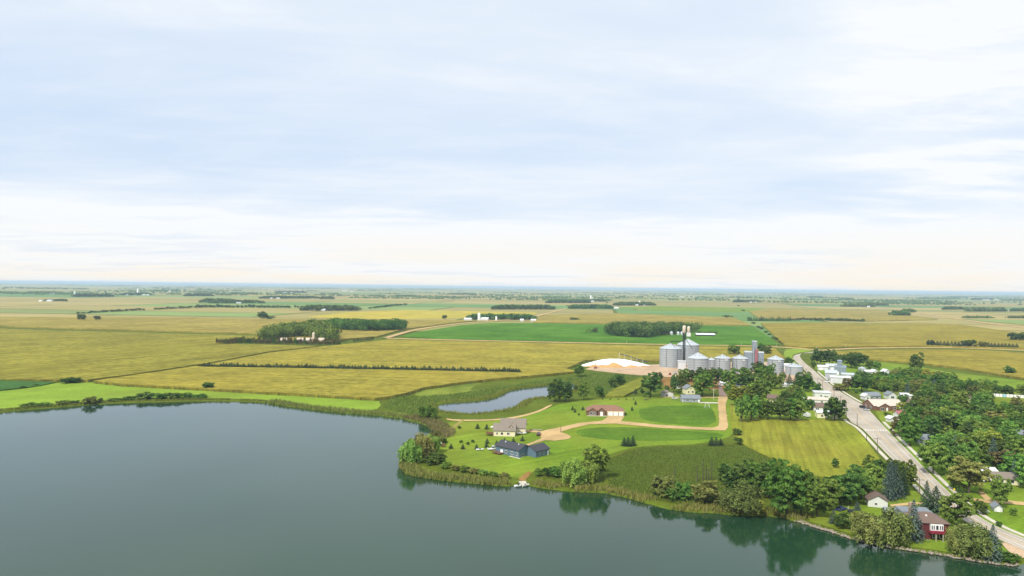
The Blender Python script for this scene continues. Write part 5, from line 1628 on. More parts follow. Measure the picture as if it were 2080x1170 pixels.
# --- trees below the bins
elev = [(1446, 788, 30, 42, 'round', 'd'), (1482, 794, 30, 40, 'round', 'g'), (1503, 790, 38, 42, 'round', 'd'), (1522, 790, 32, 40, 'round', 'd'), (1544, 766, 34, 30, 'round', 'd'), (1551, 782, 34, 40, 'round', 'g'), (1568, 774, 20, 34, 'tall', 'g'), (1567, 790, 28, 32, 'round', 'g'),
        (1584, 790, 20, 32, 'round', 'o'), (1604, 786, 18, 26, 'spruce', 's'), (1619, 785, 17, 28, 'spruce', 's'), (1634, 795, 36, 38, 'round', 'g'), (1660, 800, 16, 22, 'round', 'd'), (1613, 796, 26, 16, 'bush', 'l'), (1548, 808, 40, 40, 'round', 'l'), (1536, 822, 40, 42, 'round', 'g'),
        (1502, 826, 36, 42, 'round', 'y'), (1486, 806, 18, 22, 'round', 'g'), (1508, 858, 26, 50, 'tall', 'l'), (1527, 855, 34, 54, 'tall', 'l'), (1561, 853, 24, 44, 'tall', 'g'), (1596, 826, 32, 32, 'round', 'd'), (1612, 822, 36, 36, 'round', 'o'), (1625, 830, 26, 40, 'round', 'g'),
        (1586, 854, 42, 48, 'round', 'd'), (1607, 854, 38, 46, 'round', 'g'), (1622, 856, 26, 44, 'round', 'g'), (1645, 834, 26, 26, 'bush', 'd'), (1697, 856, 42, 48, 'round', 'd'), (1678, 814, 9, 10, 'round', 'd'), (1544, 848, 30, 40, 'tall', 'g'),
        (1390, 776, 24, 26, 'round', 'g'), (1408, 776, 24, 24, 'round', 'd'), (1425, 768, 22, 22, 'round', 'd'), (1456, 774, 28, 26, 'round', 'd'), (1428, 806, 44, 50, 'round', 'g'), (1369, 797, 15, 38, 'tall', 'd'), (1385, 792, 20, 34, 'tall', 'd'), (1355, 794, 11, 12, 'round', 'd'), (1397, 790, 13, 15, 'bush', 'l'),
        (1379, 799, 12, 9, 'bush', 'g'), (1475, 776, 22, 24, 'round', 'd'), (1590, 772, 14, 16, 'round', 'g')]
desc = {'d': 'dark green', 'g': 'mid green', 'l': 'light green', 'o': 'olive', 'y': 'yellow-topped', 's': 'black-green'}
for x, y, w, h, k, t in elev:
    row = 'directly below the bins' if y < 797 else ('in the middle of the grove below the bins' if y < 832 else 'at the mown field edge below the bins')
    if x < 1470: row = 'left of the brown side street'
    if x > 1640: row = 'beside the main street houses'
    T(x, y, w, h, k, t, f"{desc[t]} {'spruce' if k == 'spruce' else 'bush' if k == 'bush' else 'tree'} {row}", 'grove between the bins and the mown field')
# --- across the street
for x, y, w, h, k, t, l in ((1661, 741, 24, 32, 'round', 'd', 'left one of two dark trees at the street bend'), (1686, 741, 26, 30, 'round', 'd', 'right one of two dark trees at the street bend'), (1710, 744, 24, 26, 'round', 'd', 'dark tree behind the old elevator cupola'),
                         (1730, 748, 28, 30, 'round', 'd', 'broad tree right behind the old elevator'), (1746, 744, 28, 30, 'round', 'd', 'darkest tree at the field edge behind the old elevator'), (1652, 747, 12, 14, 'bush', 'g', 'small shrub on the grass inside the street bend'),
                         (1768, 750, 18, 20, 'round', 'd', 'small dark tree above the long white shed'), (1782, 752, 16, 18, 'round', 'g', 'small green tree above the white gabled shed'), (1708, 794, 34, 15, 'bush', 'o', 'low olive bush beside the street verge'), (1725, 793, 22, 26, 'round', 'r', 'rusty-topped tree below the white warehouse'),
                         (1752, 796, 40, 34, 'round', 'd', 'dark tree above the blue-grey house'), (1742, 799, 14, 8, 'bush', 'd', 'clipped bush on the verge by the blue-grey house'), (1783, 790, 34, 30, 'round', 'g', 'green tree right behind the blue-grey house'), (1834, 838, 26, 24, 'bush', 'y', 'yellow-green bush at the end of the brick hall'),
                         (1838, 826, 24, 24, 'round', 'd', 'dark tree over the right end of the hall roof'), (1799, 844, 9, 8, 'bush', 'd', 'left of two clipped bushes below the brick hall'), (1806, 845, 10, 7, 'bush', 'd', 'right of two clipped bushes below the brick hall'),
                         (1828, 888, 32, 42, 'round', 'r', 'maroon-tinted tree by the sidewalk'), (1851, 908, 44, 68, 'tall', 'g', 'tall green tree overhanging the sidewalk'), (1870, 928, 12, 22, 'spruce', 'b', 'small blue spruce alone on the corner verge'), (1898, 965, 48, 70, 'tall', 'g', 'big tree beside the lower sidewalk'),
                         (1942, 952, 26, 52, 'spruce', 's', 'blackish spruce behind the lower sidewalk'), (1962, 944, 22, 44, 'spruce', 'b', 'blue spruce right of the blackish spruce'), (1969, 898, 20, 40, 'spruce', 's', 'slim dark spruce in the middle of the town'), (2070, 840, 18, 34, 'spruce', 'b', 'blue spruce in front of the white panel fence')):
    T(x, y, w, h, k, t, l)


def town_woods():
    """leafy town: fill the blocks right of the street, leaving the yards open"""
    poly = [(1738, 776), (1775, 770), (1850, 764), (1905, 772), (1960, 790), (2030, 800), (2100, 806), (2112, 830), (2112, 1000), (2090, 1000), (2036, 968), (1998, 962), (1960, 975), (1925, 960), (1893, 932), (1868, 900), (1846, 876), (1850, 846), (1870, 842), (1858, 812), (1795, 796)]
    no = [(1755, 797, 1836, 862), (1742, 758, 1816, 775), (2000, 806, 2095, 842), (1930, 872, 1952, 902), (1958, 905, 1990, 932), (1990, 950, 2032, 1000), (1966, 822, 1980, 838), (1848, 828, 1862, 845), (2052, 888, 2100, 925), (2030, 985, 2080, 1010), (1876, 904, 1892, 915), (1970, 955, 1992, 975)]
    lp = pts(*poly)
    cand = fill(lp, 0.25, 77)
    q = random.Random(5)
    keep = []
    for x, y in cand:
        p = Vector((x, y, 0))
        v = CAMR.transposed() @ (p - Vector((0, 0, CAMH)))
        u, w = 1040 - v.x / v.z * FPX, 585 + v.y / v.z * FPX
        if any(a < u < c and b < w < d for a, b, c, d in no): continue
        if any((p - k).length < 9.6 for k in keep): continue
        keep.append(p)
    for p in keep:
        k = q.random()
        h, w = q.uniform(9.0, 14.5), q.uniform(9.5, 13.5)
        v = CAMR.transposed() @ (p - Vector((0, 0, CAMH)))
        u = 1040 - v.x / v.z * FPX; w_ = 585 + v.y / v.z * FPX
        tone = q.choices('gdloyr', (44, 22, 20, 10, 2, 2))[0]
        kind = 'spruce' if k < 0.05 else ('tall' if k < 0.25 else 'round')
        if w_ < 800: h *= 0.8
        if kind == 'spruce': tone, w = q.choice('sb'), w * 0.55
        band_ = 'upper' if w_ < 815 else 'middle' if w_ < 880 else 'lower'
        part_ = 'left' if u < 1910 else 'centre' if u < 2000 else 'right'
        dd = {'g': 'mid green', 'd': 'dark green', 'l': 'light green', 'o': 'olive', 'y': 'yellow-green', 'r': 'rusty brown', 's': 'black-green', 'b': 'blue-green'}[tone]
        lab = f"{dd} {'spruce' if kind == 'spruce' else 'tree'} in the {band_} {part_} of the leafy town"
        plant_at(p, w, h, kind, tone, lab, 'town woods: ' + lab, True)


town_woods()
# --- rows
a, b = G(414, 747), G(1054, 758)
nrow = 112
for i in range(nrow):
    p = a.lerp(b, i / (nrow - 1)) + Vector((rnd.uniform(-0.6, 0.6), rnd.uniform(-0.8, 0.8), 0))
    s = rnd.uniform(0.78, 1.2)
    plant_at(p, 6.6 * s, 4.9 * s, 'small', 's', 'young evergreen in the long dark row across the corn', 'evergreens in the long row across the corn', False)
xs = [1888, 1895, 1904.6, 1911, 1919, 1926, 1933.7, 1941, 1948, 1955.5, 1993, 2000, 2008.5, 2015, 2021.6, 2029, 2036, 2043, 2050.6, 2058, 2066]
for i, x in enumerate(xs):
    y = 704 + (x - 1888) * 0.028
    T(x, y, 10, 13 - (x > 2010) * 1.5, 'spruce' if i not in (0, 1, 10, 11) else 'round', 's' if i not in (10, 11) else 'o', 'dark conifer in the roadside windbreak', 'windbreak beside the right gravel road', False)
T(1972, 706, 28, 17, 'round', 'd', 'big round dark tree in the middle of the roadside windbreak', None, False)
T(2066, 693, 26, 17, 'round', 'd', 'dark clump at the right edge above the windbreak, left half', None, False)
T(2088, 694, 30, 18, 'round', 'd', 'dark clump at the right edge above the windbreak, right half', None, False)
for i, (x, y, w) in enumerate(((1500, 622, 6), (1510, 632, 8), (1522, 648, 10), (1531, 658, 10), (1540, 666, 9), (1546, 669, 12), (1556, 676, 10), (1563, 681, 9), (1571, 687, 9), (1577, 690, 11), (1586, 696, 9), (1592, 700, 9))):
    T(x, y, w, w * 0.45, 'bush', 'd', 'bush along the ditch beside the soybeans', 'bushes along the ditch', False)


def far_row(x0, y0, x1, y1, n, w, h, kind, tone, what, group):
    for i in range(n):
        t = i / max(1, n - 1)
        T(x0 + (x1 - x0) * t + rnd.uniform(-1, 1), y0 + (y1 - y0) * t, w * rnd.uniform(0.8, 1.2), h * rnd.uniform(0.75, 1.2), kind, tone, what, group, False, name='field_tree' if kind in ('round', 'tall') else None)


far_row(158, 637, 180, 637, 3, 9, 4, 'bush', 'd', 'bush in the short hedge left of the tree line', 'left bushes of the field-edge tree line')
far_row(184, 636, 290, 630, 14, 10, 5, 'bush', 'd', 'bush in the field-edge tree line above two lone trees', 'field-edge tree line')
far_row(316, 629, 420, 624, 14, 10, 5, 'bush', 'd', 'bush in the right part of the far field-edge tree line', 'right part of the field-edge tree line')
far_row(402, 625, 587, 626, 24, 9, 7, 'round', 'd', 'small tree in the spaced row left of the far white farm', 'spaced tree row left of the white farm')
far_row(600, 625, 612, 626, 3, 6, 6, 'round', 'd', 'small tree ending the spaced row by the white farm', 'end of the spaced tree row')
far_row(752, 627, 822, 620, 9, 12, 5, 'bush', 'd', 'shrub in the rising hedge beyond the yellow field', 'hedge beyond the yellow field')
far_row(690, 651, 708, 651, 3, 8, 5, 'bush', 'd', 'shrub of the small clump above the shelterbelt', 'small clump above the shelterbelt')
far_row(1522, 652, 1606, 652, 18, 7, 9, 'spruce', 'd', 'conifer in the spiky row right of the ditch', 'spiky conifer row')
far_row(1606, 652, 1640, 650, 6, 9, 6, 'bush', 'r', 'brownish shrub in the tree row right of the ditch', 'brownish shrubs in the tree row')
far_row(1648, 652, 1754, 654, 18, 9, 7, 'round', 'd', 'tree in the even row right of the spiky conifers', 'even tree row')

# shelterbelt grove with a farmstead, left of centre
for i, x in enumerate(np.linspace(440, 690, 64)):
    dead = rnd.random() < 0.7
    T(x, 699 + (x - 440) * 0.014, 4.6, rnd.uniform(9, 17), 'tall', 'r' if dead else 'd', 'thin grey-brown tree in the front row of the shelterbelt' if dead else 'thin dark tree in the front row of the shelterbelt', 'front row of the shelterbelt' + (' (grey-brown)' if dead else ' (dark)'), False, 'shelterbelt_tree')
far_row(757, 691, 720, 695, 7, 7, 8, 'tall', 'o', 'grey-green sapling right of the shelterbelt', 'saplings right of the shelterbelt')
far_row(1420, 677, 1455, 678, 6, 10, 5, 'bush', 'l', 'light bush round the long white barn', 'light bushes round the long barn')


# --- far woods that read as one mass each
def tree_mass(name, label, P, hh, ne, seed, mat=None, wide=0.48):
    r = np.random.default_rng(seed)
    n = len(P)
    V, TI = [], []
    for i in range(n):
        h = hh[i]
        t0 = r.uniform(0, 0.75)
        k = 5                                   # clumps in each crown
        for _ in range(k):
            c = rsph(r, 1)[0] * np.array([h * wide * 0.6, h * wide * 0.6, h * 0.26]) + np.array([P[i][0], P[i][1], h * 0.56])
            m_ = max(4, ne // k)
            d = rsph(r, m_); d[:, 2] = d[:, 2] * 0.8 + 0.2
            pos = c + d * np.array([h * wide * 0.58, h * wide * 0.58, h * 0.34]) * r.uniform(0.75, 1.05, (m_, 1))
            pos[:, 2] = np.clip(pos[:, 2], 0.4, h * 1.02)
            V.append(cards(pos, d + 0.5 * r.normal(size=(m_, 3)) + np.array([0, 0, 0.3]), r.uniform(0.65, 1.25, m_) * h * 0.55 / math.sqrt(ne) * 1.9, r))
            TI.append(np.clip(t0 + r.uniform(-0.15, 0.3) + r.uniform(-0.1, 0.15, m_), 0, 1))
    V = np.concatenate(V)
    me = mesh_arrays(name, V, np.arange(len(V)).reshape(-1, 4), [mat or L_dark], np.concatenate(TI))
    o = link(bpy.data.objects.new(name, me))
    return tag(o, label, 'wood', None, 'stuff')


def wood(label, x0, x1, y, h, rows=2, seed=0, dens=1.0, name='far_wood'):
    a, b = G(x0, y), G(x1, y)
    hm = min(17.0, max(8.0, h * mpp(a) * 1.1))
    wlen = (b - a).length
    depth = min(wlen * 0.6, max(16.0, 13.0 * rows))
    r = np.random.default_rng(seed + int(x0))
    n = int(min(300, max(8, wlen * depth / 42.0 * dens)))
    u, v = r.uniform(0, 1, n), r.uniform(0, 1, n)
    P = np.stack([a.x + (b.x - a.x) * u, a.y + (b.y - a.y) * u + v * depth], 1)
    hh = hm * r.uniform(0.7, 1.05, n) * (0.6 + 0.4 * np.minimum(1, np.minimum(u, 1 - u) * 8))
    return tree_mass(name, label, P, hh, 45, seed)


for n, (poly, mat_, lab) in enumerate((([(530, 694), (540, 684), (590, 674), (650, 669), (664, 674), (684, 696), (655, 696), (648, 690), (630, 688), (600, 687), (565, 690)], L_green, 'dense rounded grove behind the shelterbelt farmstead'),
                                       ([(657, 670), (670, 666), (700, 666), (760, 669), (818, 668), (822, 672), (760, 675), (700, 673)], L_green, 'long leafy grove right of the shelterbelt farmstead'),
                                       ([(1232, 677), (1260, 671), (1330, 672), (1400, 675), (1422, 672), (1392, 679), (1345, 682), (1318, 687), (1280, 686), (1240, 683)], L_dark, 'broad dark grove behind the big grain bins'))):
    r = np.random.default_rng(60 + n)
    keep = []
    for x, y in fill(pts(*poly), 0.05, 90 + n):
        if all((x - k[0]) ** 2 + (y - k[1]) ** 2 > 6.0 ** 2 for k in keep): keep.append((x, y))
    tree_mass('grove', lab, keep, r.uniform(13, 19.5, len(keep)), 240, 70 + n, mat_)


WOODS = [(47, 127, 597, 5, 'the far left farm with a white roof'), (143, 229, 603.5, 7, 'the far left farm with a thin silo'), (243, 307, 600, 7, 'the far farm with a white silo'), (303, 362, 592, 5, 'the fourth far farm from the left'), (84, 134, 612.5, 5, 'two white far sheds'),
         (372, 432, 602, 7, 'the paired dark groves, back one'), (404, 476, 615, 13, 'the paired dark groves, front one'), (420, 536, 616.5, 7, 'the long dark belt with a small white house'), (467, 522, 598.5, 6, 'the small oval far grove'), (523, 648, 607, 9, 'the long far grove with white dots'),
         (650, 678, 608, 7, 'the little round far grove'), (607, 730, 631.5, 12, 'the white farm left of the yellow field'), (555, 622, 595, 5, 'the far white farm right of the oval grove'), (998, 1128, 629, 11, 'the farm with a long white barn'), (1108, 1200, 616, 9, 'the tall far silo'),
         (1156, 1246, 627.5, 12, 'the farm in front of the tall far silo'), (1190, 1231, 613, 8, 'the right side of the tall far silo'), (1247, 1333, 621, 11, 'the white-roofed far farm'), (944, 1090, 650, 11, 'the roadside dairy farm'), (1490, 1548, 614.5, 6, 'the far farm above the ditch'),
         (1641, 1674, 604.5, 4, 'the small far grove right of the ditch'), (1705, 1736, 609.5, 5, 'the far right gravel road, upper'), (1710, 1780, 623.5, 8, 'the far right gravel road, left'), (1766, 1806, 621, 10, 'the far right gravel road, middle'), (1816, 1850, 642, 10, 'the square dark grove in the right field'),
         (1836, 1861, 635, 7, 'the small block behind the square dark grove'), (1916, 1964, 629.5, 6, 'the long far grove at right, left half'), (1968, 2050, 633, 10, 'the long far grove at right, right half'), (2055, 2130, 633, 6, 'the far right picture edge'), (1918, 1968, 605, 4, 'the pale far farm at right'),
         (1975, 2018, 609.5, 5, 'the far farm with bright roofs at right'), (2036, 2120, 611, 5, 'the far right horizon farm'), (1958, 2022, 647, 4, 'the low hedge in the right green field'), (2050, 2120, 647, 5, 'the low hedge at the right edge'), (908, 968, 598.5, 5, 'the middle far grove'), (800, 848, 603, 4, 'the slim far grove left of the middle'),
         (1190, 1216, 676, 6, 'the weedy spot in the soybeans'), (1470, 1490, 646, 3, 'the scrub by the ditch')]
for i, (x0, x1, y, h, l) in enumerate(WOODS):
    wood('dark belt of trees at ' + l, x0, x1, y, h, 3 if h > 8 else 2, 300 + i, 1.2)


def horizon_woods():
    r = np.random.default_rng(5)
    V, TI = [], []
    for k in range(330):
        y = 4200 * (8.5 ** r.uniform(0, 1))
        x = r.uniform(-0.85, 0.85) * y
        L_, hm = r.uniform(120, 700) * (1 + y / 30000), r.uniform(9, 16)
        n = int(L_ / 16) + 3
        for i in range(n):
            ne = 10
            d = rsph(r, ne); d[:, 2] = np.abs(d[:, 2])
            h = hm * r.uniform(0.7, 1.1)
            c = np.array([x + r.uniform(-L_ / 2, L_ / 2), y + r.uniform(-25, 25), h * 0.45])
            V.append(cards(c + d * h * 0.5, d + np.array([0, -0.5, 0.2]), np.full(ne, h * 0.5), r)); TI.append(r.uniform(0, 0.7, ne))
    V = np.concatenate(V)
    me = mesh_arrays('horizon_woods', V, np.arange(len(V)).reshape(-1, 4), [L_dark], np.concatenate(TI))
    tag(link(bpy.data.objects.new('horizon_woods', me)), 'thin dark lines of woods along the whole horizon', 'woods', None, 'stuff')


horizon_woods()

# --- standing dead trees in the marsh
for i, (x, y, h) in enumerate(((1416, 979, 36), (1428, 978, 44), (1434, 976, 30), (1446, 976, 44), (1440, 979, 26), (1370, 968, 22))):
    p = G(x, y)
    m = mpp(p)
    q = random.Random(i)
    mb = MB()
    mb.tube([(0, 0, 0), (q.uniform(-.1, .1), 0, h * m * 0.5), (q.uniform(-.3, .3), 0.1, h * m)], [0.22, 0.15, 0.05], 6)
    e = mb.build('dead_tree', M_deadwood, loc=(p.x, p.y, 0))
    for k in range(6):
        a, z = q.uniform(0, 6.28), h * m * q.uniform(0.4, 0.9)
        l = q.uniform(0.6, 1.5)
        b_ = MB(); b_.tube([(0, 0, z), (math.cos(a) * l, math.sin(a) * l, z + l * 0.9)], [0.07, 0.02], 4); b_.build('branch', M_deadwood, e)
    tag(e, ('first', 'second', 'third', 'fourth', 'fifth', 'outlying')[i] + ' bare dead trunk from the left standing in the marsh' if i < 5 else 'short dead trunk standing alone in the left of the marsh', 'dead tree', 'dead trunks in the marsh')


# ------------------------------------------------------------------ vehicles, poles and small things
def loft(mb, prof, w, taper=0.0, zt=None):
    """side profile (x, z) extruded across the width; the part above zt narrows by taper"""
    n = len(prof)
    ww = [w / 2 - (taper if zt is not None and z > zt else 0.0) for x, z in prof]
    v = [(x, -s, z) for (x, z), s in zip(prof, ww)] + [(x, s, z) for (x, z), s in zip(prof, ww)]
    f = [(i, (i + 1) % n, n + (i + 1) % n, n + i) for i in range(n)] + [tuple(range(n - 1, -1, -1)), tuple(range(n, 2 * n))]
    mb.add(v, f)


def car(label, px, py, yaw, paint, kind='suv', name='car'):
    p = G(px, py)
    e = empty(name, (p.x, p.y, 0.24 if 1600 < px < 1900 and py < 900 and kind != 'lot' else 0.05), rad(yaw))
    tag(e, label, {'pickup': 'truck'}.get(kind, 'car'))
    pm = simple('paint_' + paint, {'black': (0.02, 0.02, 0.024), 'silver': (0.45, 0.48, 0.50), 'white': (0.80, 0.80, 0.80), 'maroon': (0.09, 0.02, 0.022), 'blue': (0.03, 0.06, 0.16), 'red': (0.35, 0.04, 0.03)}[paint], 0.25, 0.0, 0.03, spec=0.5)
    mb = MB()
    if kind == 'pickup':
        loft(mb, [(-2.7, 0.45), (2.6, 0.45), (2.7, 0.8), (2.6, 1.1), (1.3, 1.2), (-0.7, 1.2), (-0.7, 0.75), (-2.55, 0.75), (-2.55, 1.2), (-2.7, 1.2)], 1.9)
        cab = [(1.3, 1.18), (0.7, 1.85), (-0.6, 1.88), (-0.8, 1.18)]
    elif kind == 'sedan':
        loft(mb, [(-2.2, 0.4), (2.2, 0.4), (2.3, 0.65), (2.1, 0.85), (1.0, 0.95), (-1.5, 0.97), (-2.2, 0.9)], 1.75)
        cab = [(1.05, 0.93), (0.35, 1.42), (-0.9, 1.44), (-1.7, 0.95)]
    else:
        loft(mb, [(-2.4, 0.45), (2.35, 0.45), (2.45, 0.8), (2.25, 1.05), (1.2, 1.15), (-2.35, 1.18), (-2.45, 0.8)], 1.9)
        cab = [(1.25, 1.13), (0.5, 1.78), (-2.0, 1.8), (-2.35, 1.16)]
    mb.build('body', pm, e)
    mb = MB(); loft(mb, cab, 1.72, 0.16, 1.3); c = mb.build('cabin', M_glass, e)
    zt = max(z for x, z in cab); xs_ = [x for x, z in cab if z > zt - 0.1]
    mb = MB(); mb.box(min(xs_) - 0.02, max(xs_) + 0.02, -0.7, 0.7, zt - 0.02, zt + 0.05); mb.build('roof_panel', pm, c)
    for x in (-1.5, 1.5):
        for y in (-0.86, 0.86):
            mb = MB(); mb.tube([(x, y - 0.1, 0.34), (x, y + 0.1, 0.34)], [0.34, 0.34], 10); wl = mb.build('wheel', M_rubber, e)
            mb = MB(); mb.tube([(x, y - 0.12, 0.34), (x, y + 0.12, 0.34)], [0.18, 0.18], 8); mb.build('rim', M_steelroof, wl)
    x = 2.36 if kind != 'sedan' else 2.24
    for y in (-0.65, 0.65):
        mb = MB(); mb.box(x - 0.02, x + 0.09, y - 0.18, y + 0.18, 0.68, 0.82); mb.build('headlight', M_trim, e)
        mb = MB(); mb.box(-x - (0.36 if kind == 'pickup' else 0.12), -x + 0.02, y - 0.1, y + 0.1, 0.72, 0.9); mb.build('tail_light', M_redsteel, e)
    return e


car('black sport utility car parked on the main street by the brick hall', 1753, 830, -66, 'black')
car('silver car parked behind the black one by the brick hall', 1760, 834.5, -66, 'silver', 'sedan')
car('white pickup truck parked in front of the street-side shed', 1680, 777, -60, 'white', 'pickup', 'pickup_truck')
car('white pickup truck at the left end of the blue house', 1001.5, 914, 25, 'white', 'pickup', 'pickup_truck')
car('dark maroon car on the drive below the cream house', 1094.5, 884.5, 80, 'maroon')
car('white car on the lane left of the grey ranch house', 1370.5, 810.5, 5, 'white', 'sedan')
car('white car parked in front of the receiving shed', 1372, 759, 10, 'white')
car('white car under the trees in the middle of the town', 1941, 884, 20, 'white')
car('white car beside the house between two dark spruces', 1966, 899, 5, 'white', 'sedan')
car('blue car under the dark trees by the rocky shore', 1709, 1037, 30, 'blue', 'sedan')
car('red pickup truck on the dirt by the grain yard', 1361, 761.5, 70, 'red', 'pickup', 'pickup_truck')
car('white car in front of the pale grey garage', 2004, 979, 10, 'white')

# camper beside the grove
p = G(1637, 847)
e = empty('camper_trailer', (p.x, p.y, 0.05), rad(100)); tag(e, 'white camper trailer with dark window beside the grove', 'trailer')
mb = MB(); loft(mb, [(-3.2, 0.6), (2.8, 0.6), (3.2, 1.2), (3.0, 2.7), (-3.1, 2.8), (-3.3, 1.2)], 2.4); mb.build('body', M_white, e)
mb = MB(); mb.box(2.2, 3.26, -0.9, 0.9, 1.5, 2.2); mb.box(-1.2, 0.6, -1.24, -1.1, 1.4, 2.1); mb.build('window', M_glass, e)
for y in (-1.1, 1.1):
    mb = MB(); mb.tube([(-0.4, y - 0.1, 0.36), (-0.4, y + 0.1, 0.36)], [0.36, 0.36], 10); mb.build('wheel', M_rubber, e)


def boat(label, px, py, yaw, L_=4.6, z=0.5, trailer=True, hull=None, name='boat'):
    p = G(px, py)
    e = empty(name, (p.x, p.y, 0.05), rad(yaw)); tag(e, label, 'boat')
    mb = MB(); v, f = [], []
    n = 8
    for i in range(n + 1):
        t = i / n
        x = (t - 0.5) * L_
        w = 0.9 * (1 - max(0, t - 0.45) ** 2 * 3.0)
        w = max(0.05, w)
        lift = 0.25 * max(0, t - 0.5)
        v += [(x, -w, z + 0.55 + lift), (x, -w * 0.8, z + 0.15 + lift), (x, 0, z + lift * 2), (x, w * 0.8, z + 0.15 + lift), (x, w, z + 0.55 + lift)]
    for i in range(n):
        for k in range(4): f.append((i * 5 + k, i * 5 + k + 1, i * 5 + k + 6, i * 5 + k + 5))
        f.append((i * 5 + 4, i * 5, i * 5 + 5, i * 5 + 9))
    f.append((0, 4, 3, 2, 1))
    mb.add(v, f); mb.build('hull', hull or M_trim, e)
    mb = MB(); loft(mb, [(-L_ * 0.15, z + 0.5), (L_ * 0.12, z + 0.55), (L_ * 0.02, z + 1.0), (-L_ * 0.14, z + 0.8)], 0.9); mb.build('console', M_glass, e)
    if trailer:
        mb = MB(); mb.box(-L_ * 0.45, L_ * 0.7, -0.06, 0.06, 0.32, 0.42); mb.box(-L_ * 0.2, -L_ * 0.16, -0.9, 0.9, 0.3, 0.4); mb.build('trailer_frame', M_steeldark, e)
        for y in (-0.95, 0.95):
            mb = MB(); mb.tube([(-L_ * 0.18, y - 0.08, 0.3), (-L_ * 0.18, y + 0.08, 0.3)], [0.3, 0.3], 9); mb.build('wheel', M_rubber, e)
    return e


boat('white motor boat on a trailer beside the cream house', 1060, 883, 8, 5.2)
boat('small white boat lying on the lawn left of the blue house', 975.5, 915, 10, 4.0, 0.1, False)
# dock with two watercraft
p = G(1061, 979)
e = empty('dock', (p.x, p.y, 0.0), rad(8)); tag(e, 'small pale wooden dock on the lake shore', 'dock')
for k in range(12):
    mb = MB(); mb.box(-1.5, 1.5, -5.2 + k * 0.5, -4.75 + k * 0.5, 0.10 + (k % 3) * 0.006, 0.18 + (k % 3) * 0.006); mb.build('plank', M_palepole, e)
for x, y in ((-1.35, -5.0), (1.35, -5.0), (-1.35, -2.2), (1.35, -2.2)):
    mb = MB(); mb.tube([(x, y, -1.4), (x, y, 0.8)], [0.07, 0.07], 6); mb.build('post', M_pole, e)
boat('white watercraft moored on the left of the dock', 1053.5, 985.5, 20, 3.4, -0.62, False, name='watercraft')
boat('white watercraft moored on the right of the dock', 1067.5, 984.5, 30, 3.4, -0.62, False, name='watercraft')
p = G(897, 908)
e = empty('lift_shed', (p.x, p.y, 0.05), 0.1); tag(e, 'little open wooden shelter with white top near the point willows', 'shelter')
for x in (-1.3, 1.3):
    for y in (-0.8, 0.8):
        mb = MB(); mb.box(x - 0.08, x + 0.08, y - 0.08, y + 0.08, 0, 1.9); mb.build('post', M_deck, e)
mb = MB(); mb.box(-1.6, 0.2, -1.1, 1.1, 1.9, 2.05); mb.build('roof', M_trim, e)
mb = MB(); mb.box(0.2, 1.5, -0.9, 0.9, 0.3, 1.5); mb.build('wood_stack', M_deck, e)
# propane tank on the lawn
p = G(1000.5, 870.5)
e = empty('propane_tank', (p.x, p.y, 0.0), 0.05); tag(e, 'white propane tank on the lawn behind the cream house', 'tank')
mb = MB(); mb.tube([(-1.1, 0, 0.85), (-0.95, 0, 0.85), (0.95, 0, 0.85), (1.1, 0, 0.85)], [0.25, 0.5, 0.5, 0.25], 12); mb.build('vessel', M_trim, e, smooth=False)
for x in (-0.6, 0.6):
    mb = MB(); mb.box(x - 0.1, x + 0.1, -0.35, 0.35, 0, 0.4); mb.build('saddle', M_concrete, e)
# covered grill or tarp heap near the shore
p = G(1728, 1042)
e = empty('hot_tub', (p.x, p.y, 0.05), 0.2); tag(e, 'dark covered tub on bare ground near the rocky shore', 'tub')
mb = MB(); mb.lathe([(1.1, 0), (1.15, 0.9), (1.2, 1.0), (0.6, 1.12), (0.02, 1.15)], 12); mb.build('cover', M_steeldark, e)
mb = MB(); mb.tube([(-0.1, 1.2, 0), (-0.1, 1.2, 2.2)], [0.06, 0.05], 6); mb.build('pipe', M_trim, e)
# flower bed stones by the cream house drive
p = G(1088, 874.5)
for i in range(7):
    q = MB(); q.lathe([(0.02, 0.0), (0.55, 0.05), (0.6, 0.4), (0.3, 0.75), (0.02, 0.8)], 7)
    o = q.build('boulder', M_rock, loc=(p.x - 2.6 + i * 0.95, p.y + rnd.uniform(-0.4, 0.4), 0.03)); o.rotation_euler[2] = i
    o.scale = (1, rnd.uniform(0.7, 1.1), rnd.uniform(0.7, 1.2))
    tag(o, 'garden boulder in the low row beside the cream house drive', 'boulder', 'garden boulders beside the drive')
# brush pile on the lawn
p = G(1314, 812.5)
e = empty('brush_pile', (p.x, p.y, 0)); tag(e, 'dark fallen log and brush on the upper lawn', 'brush')
for k in range(6):
    a = rnd.uniform(-0.5, 0.5)
    mb = MB(); mb.tube([(-2.2 + k * 0.3, -0.2 * k, 0.2), (1.2 + k * 0.3, 1.2 * a, 0.6 + 0.15 * k)], [0.16, 0.08], 5); mb.build('branch', M_bark, e)
# machine at the foot of the pile
p = G(1209, 749)
e = empty('grain_auger', (p.x, p.y, 0), 0.2); tag(e, 'reddish auger hopper at the left foot of the corn pile', 'machine')
mb = MB(); mb.add([(-1.6, -1, 2.2), (1.6, -1, 2.2), (1.6, 1, 2.2), (-1.6, 1, 2.2), (-.5, -.4, .5), (.5, -.4, .5), (.5, .4, .5), (-.5, .4, .5)], [(0, 1, 5, 4), (1, 2, 6, 5), (2, 3, 7, 6), (3, 0, 4, 7), (4, 5, 6, 7)]); mb.build('hopper', M_redsteel, e)
mb = MB(); mb.tube([(0, 0, 0.8), (4.2, 0.5, 1.6)], [0.3, 0.3], 6); mb.build('auger_tube', M_redsteel, e)
for x in (-1, 1):
    mb = MB(); mb.tube([(x, -0.9, 0.4), (x, -0.7, 0.4)], [0.4, 0.4], 9); mb.build('wheel', M_rubber, e)


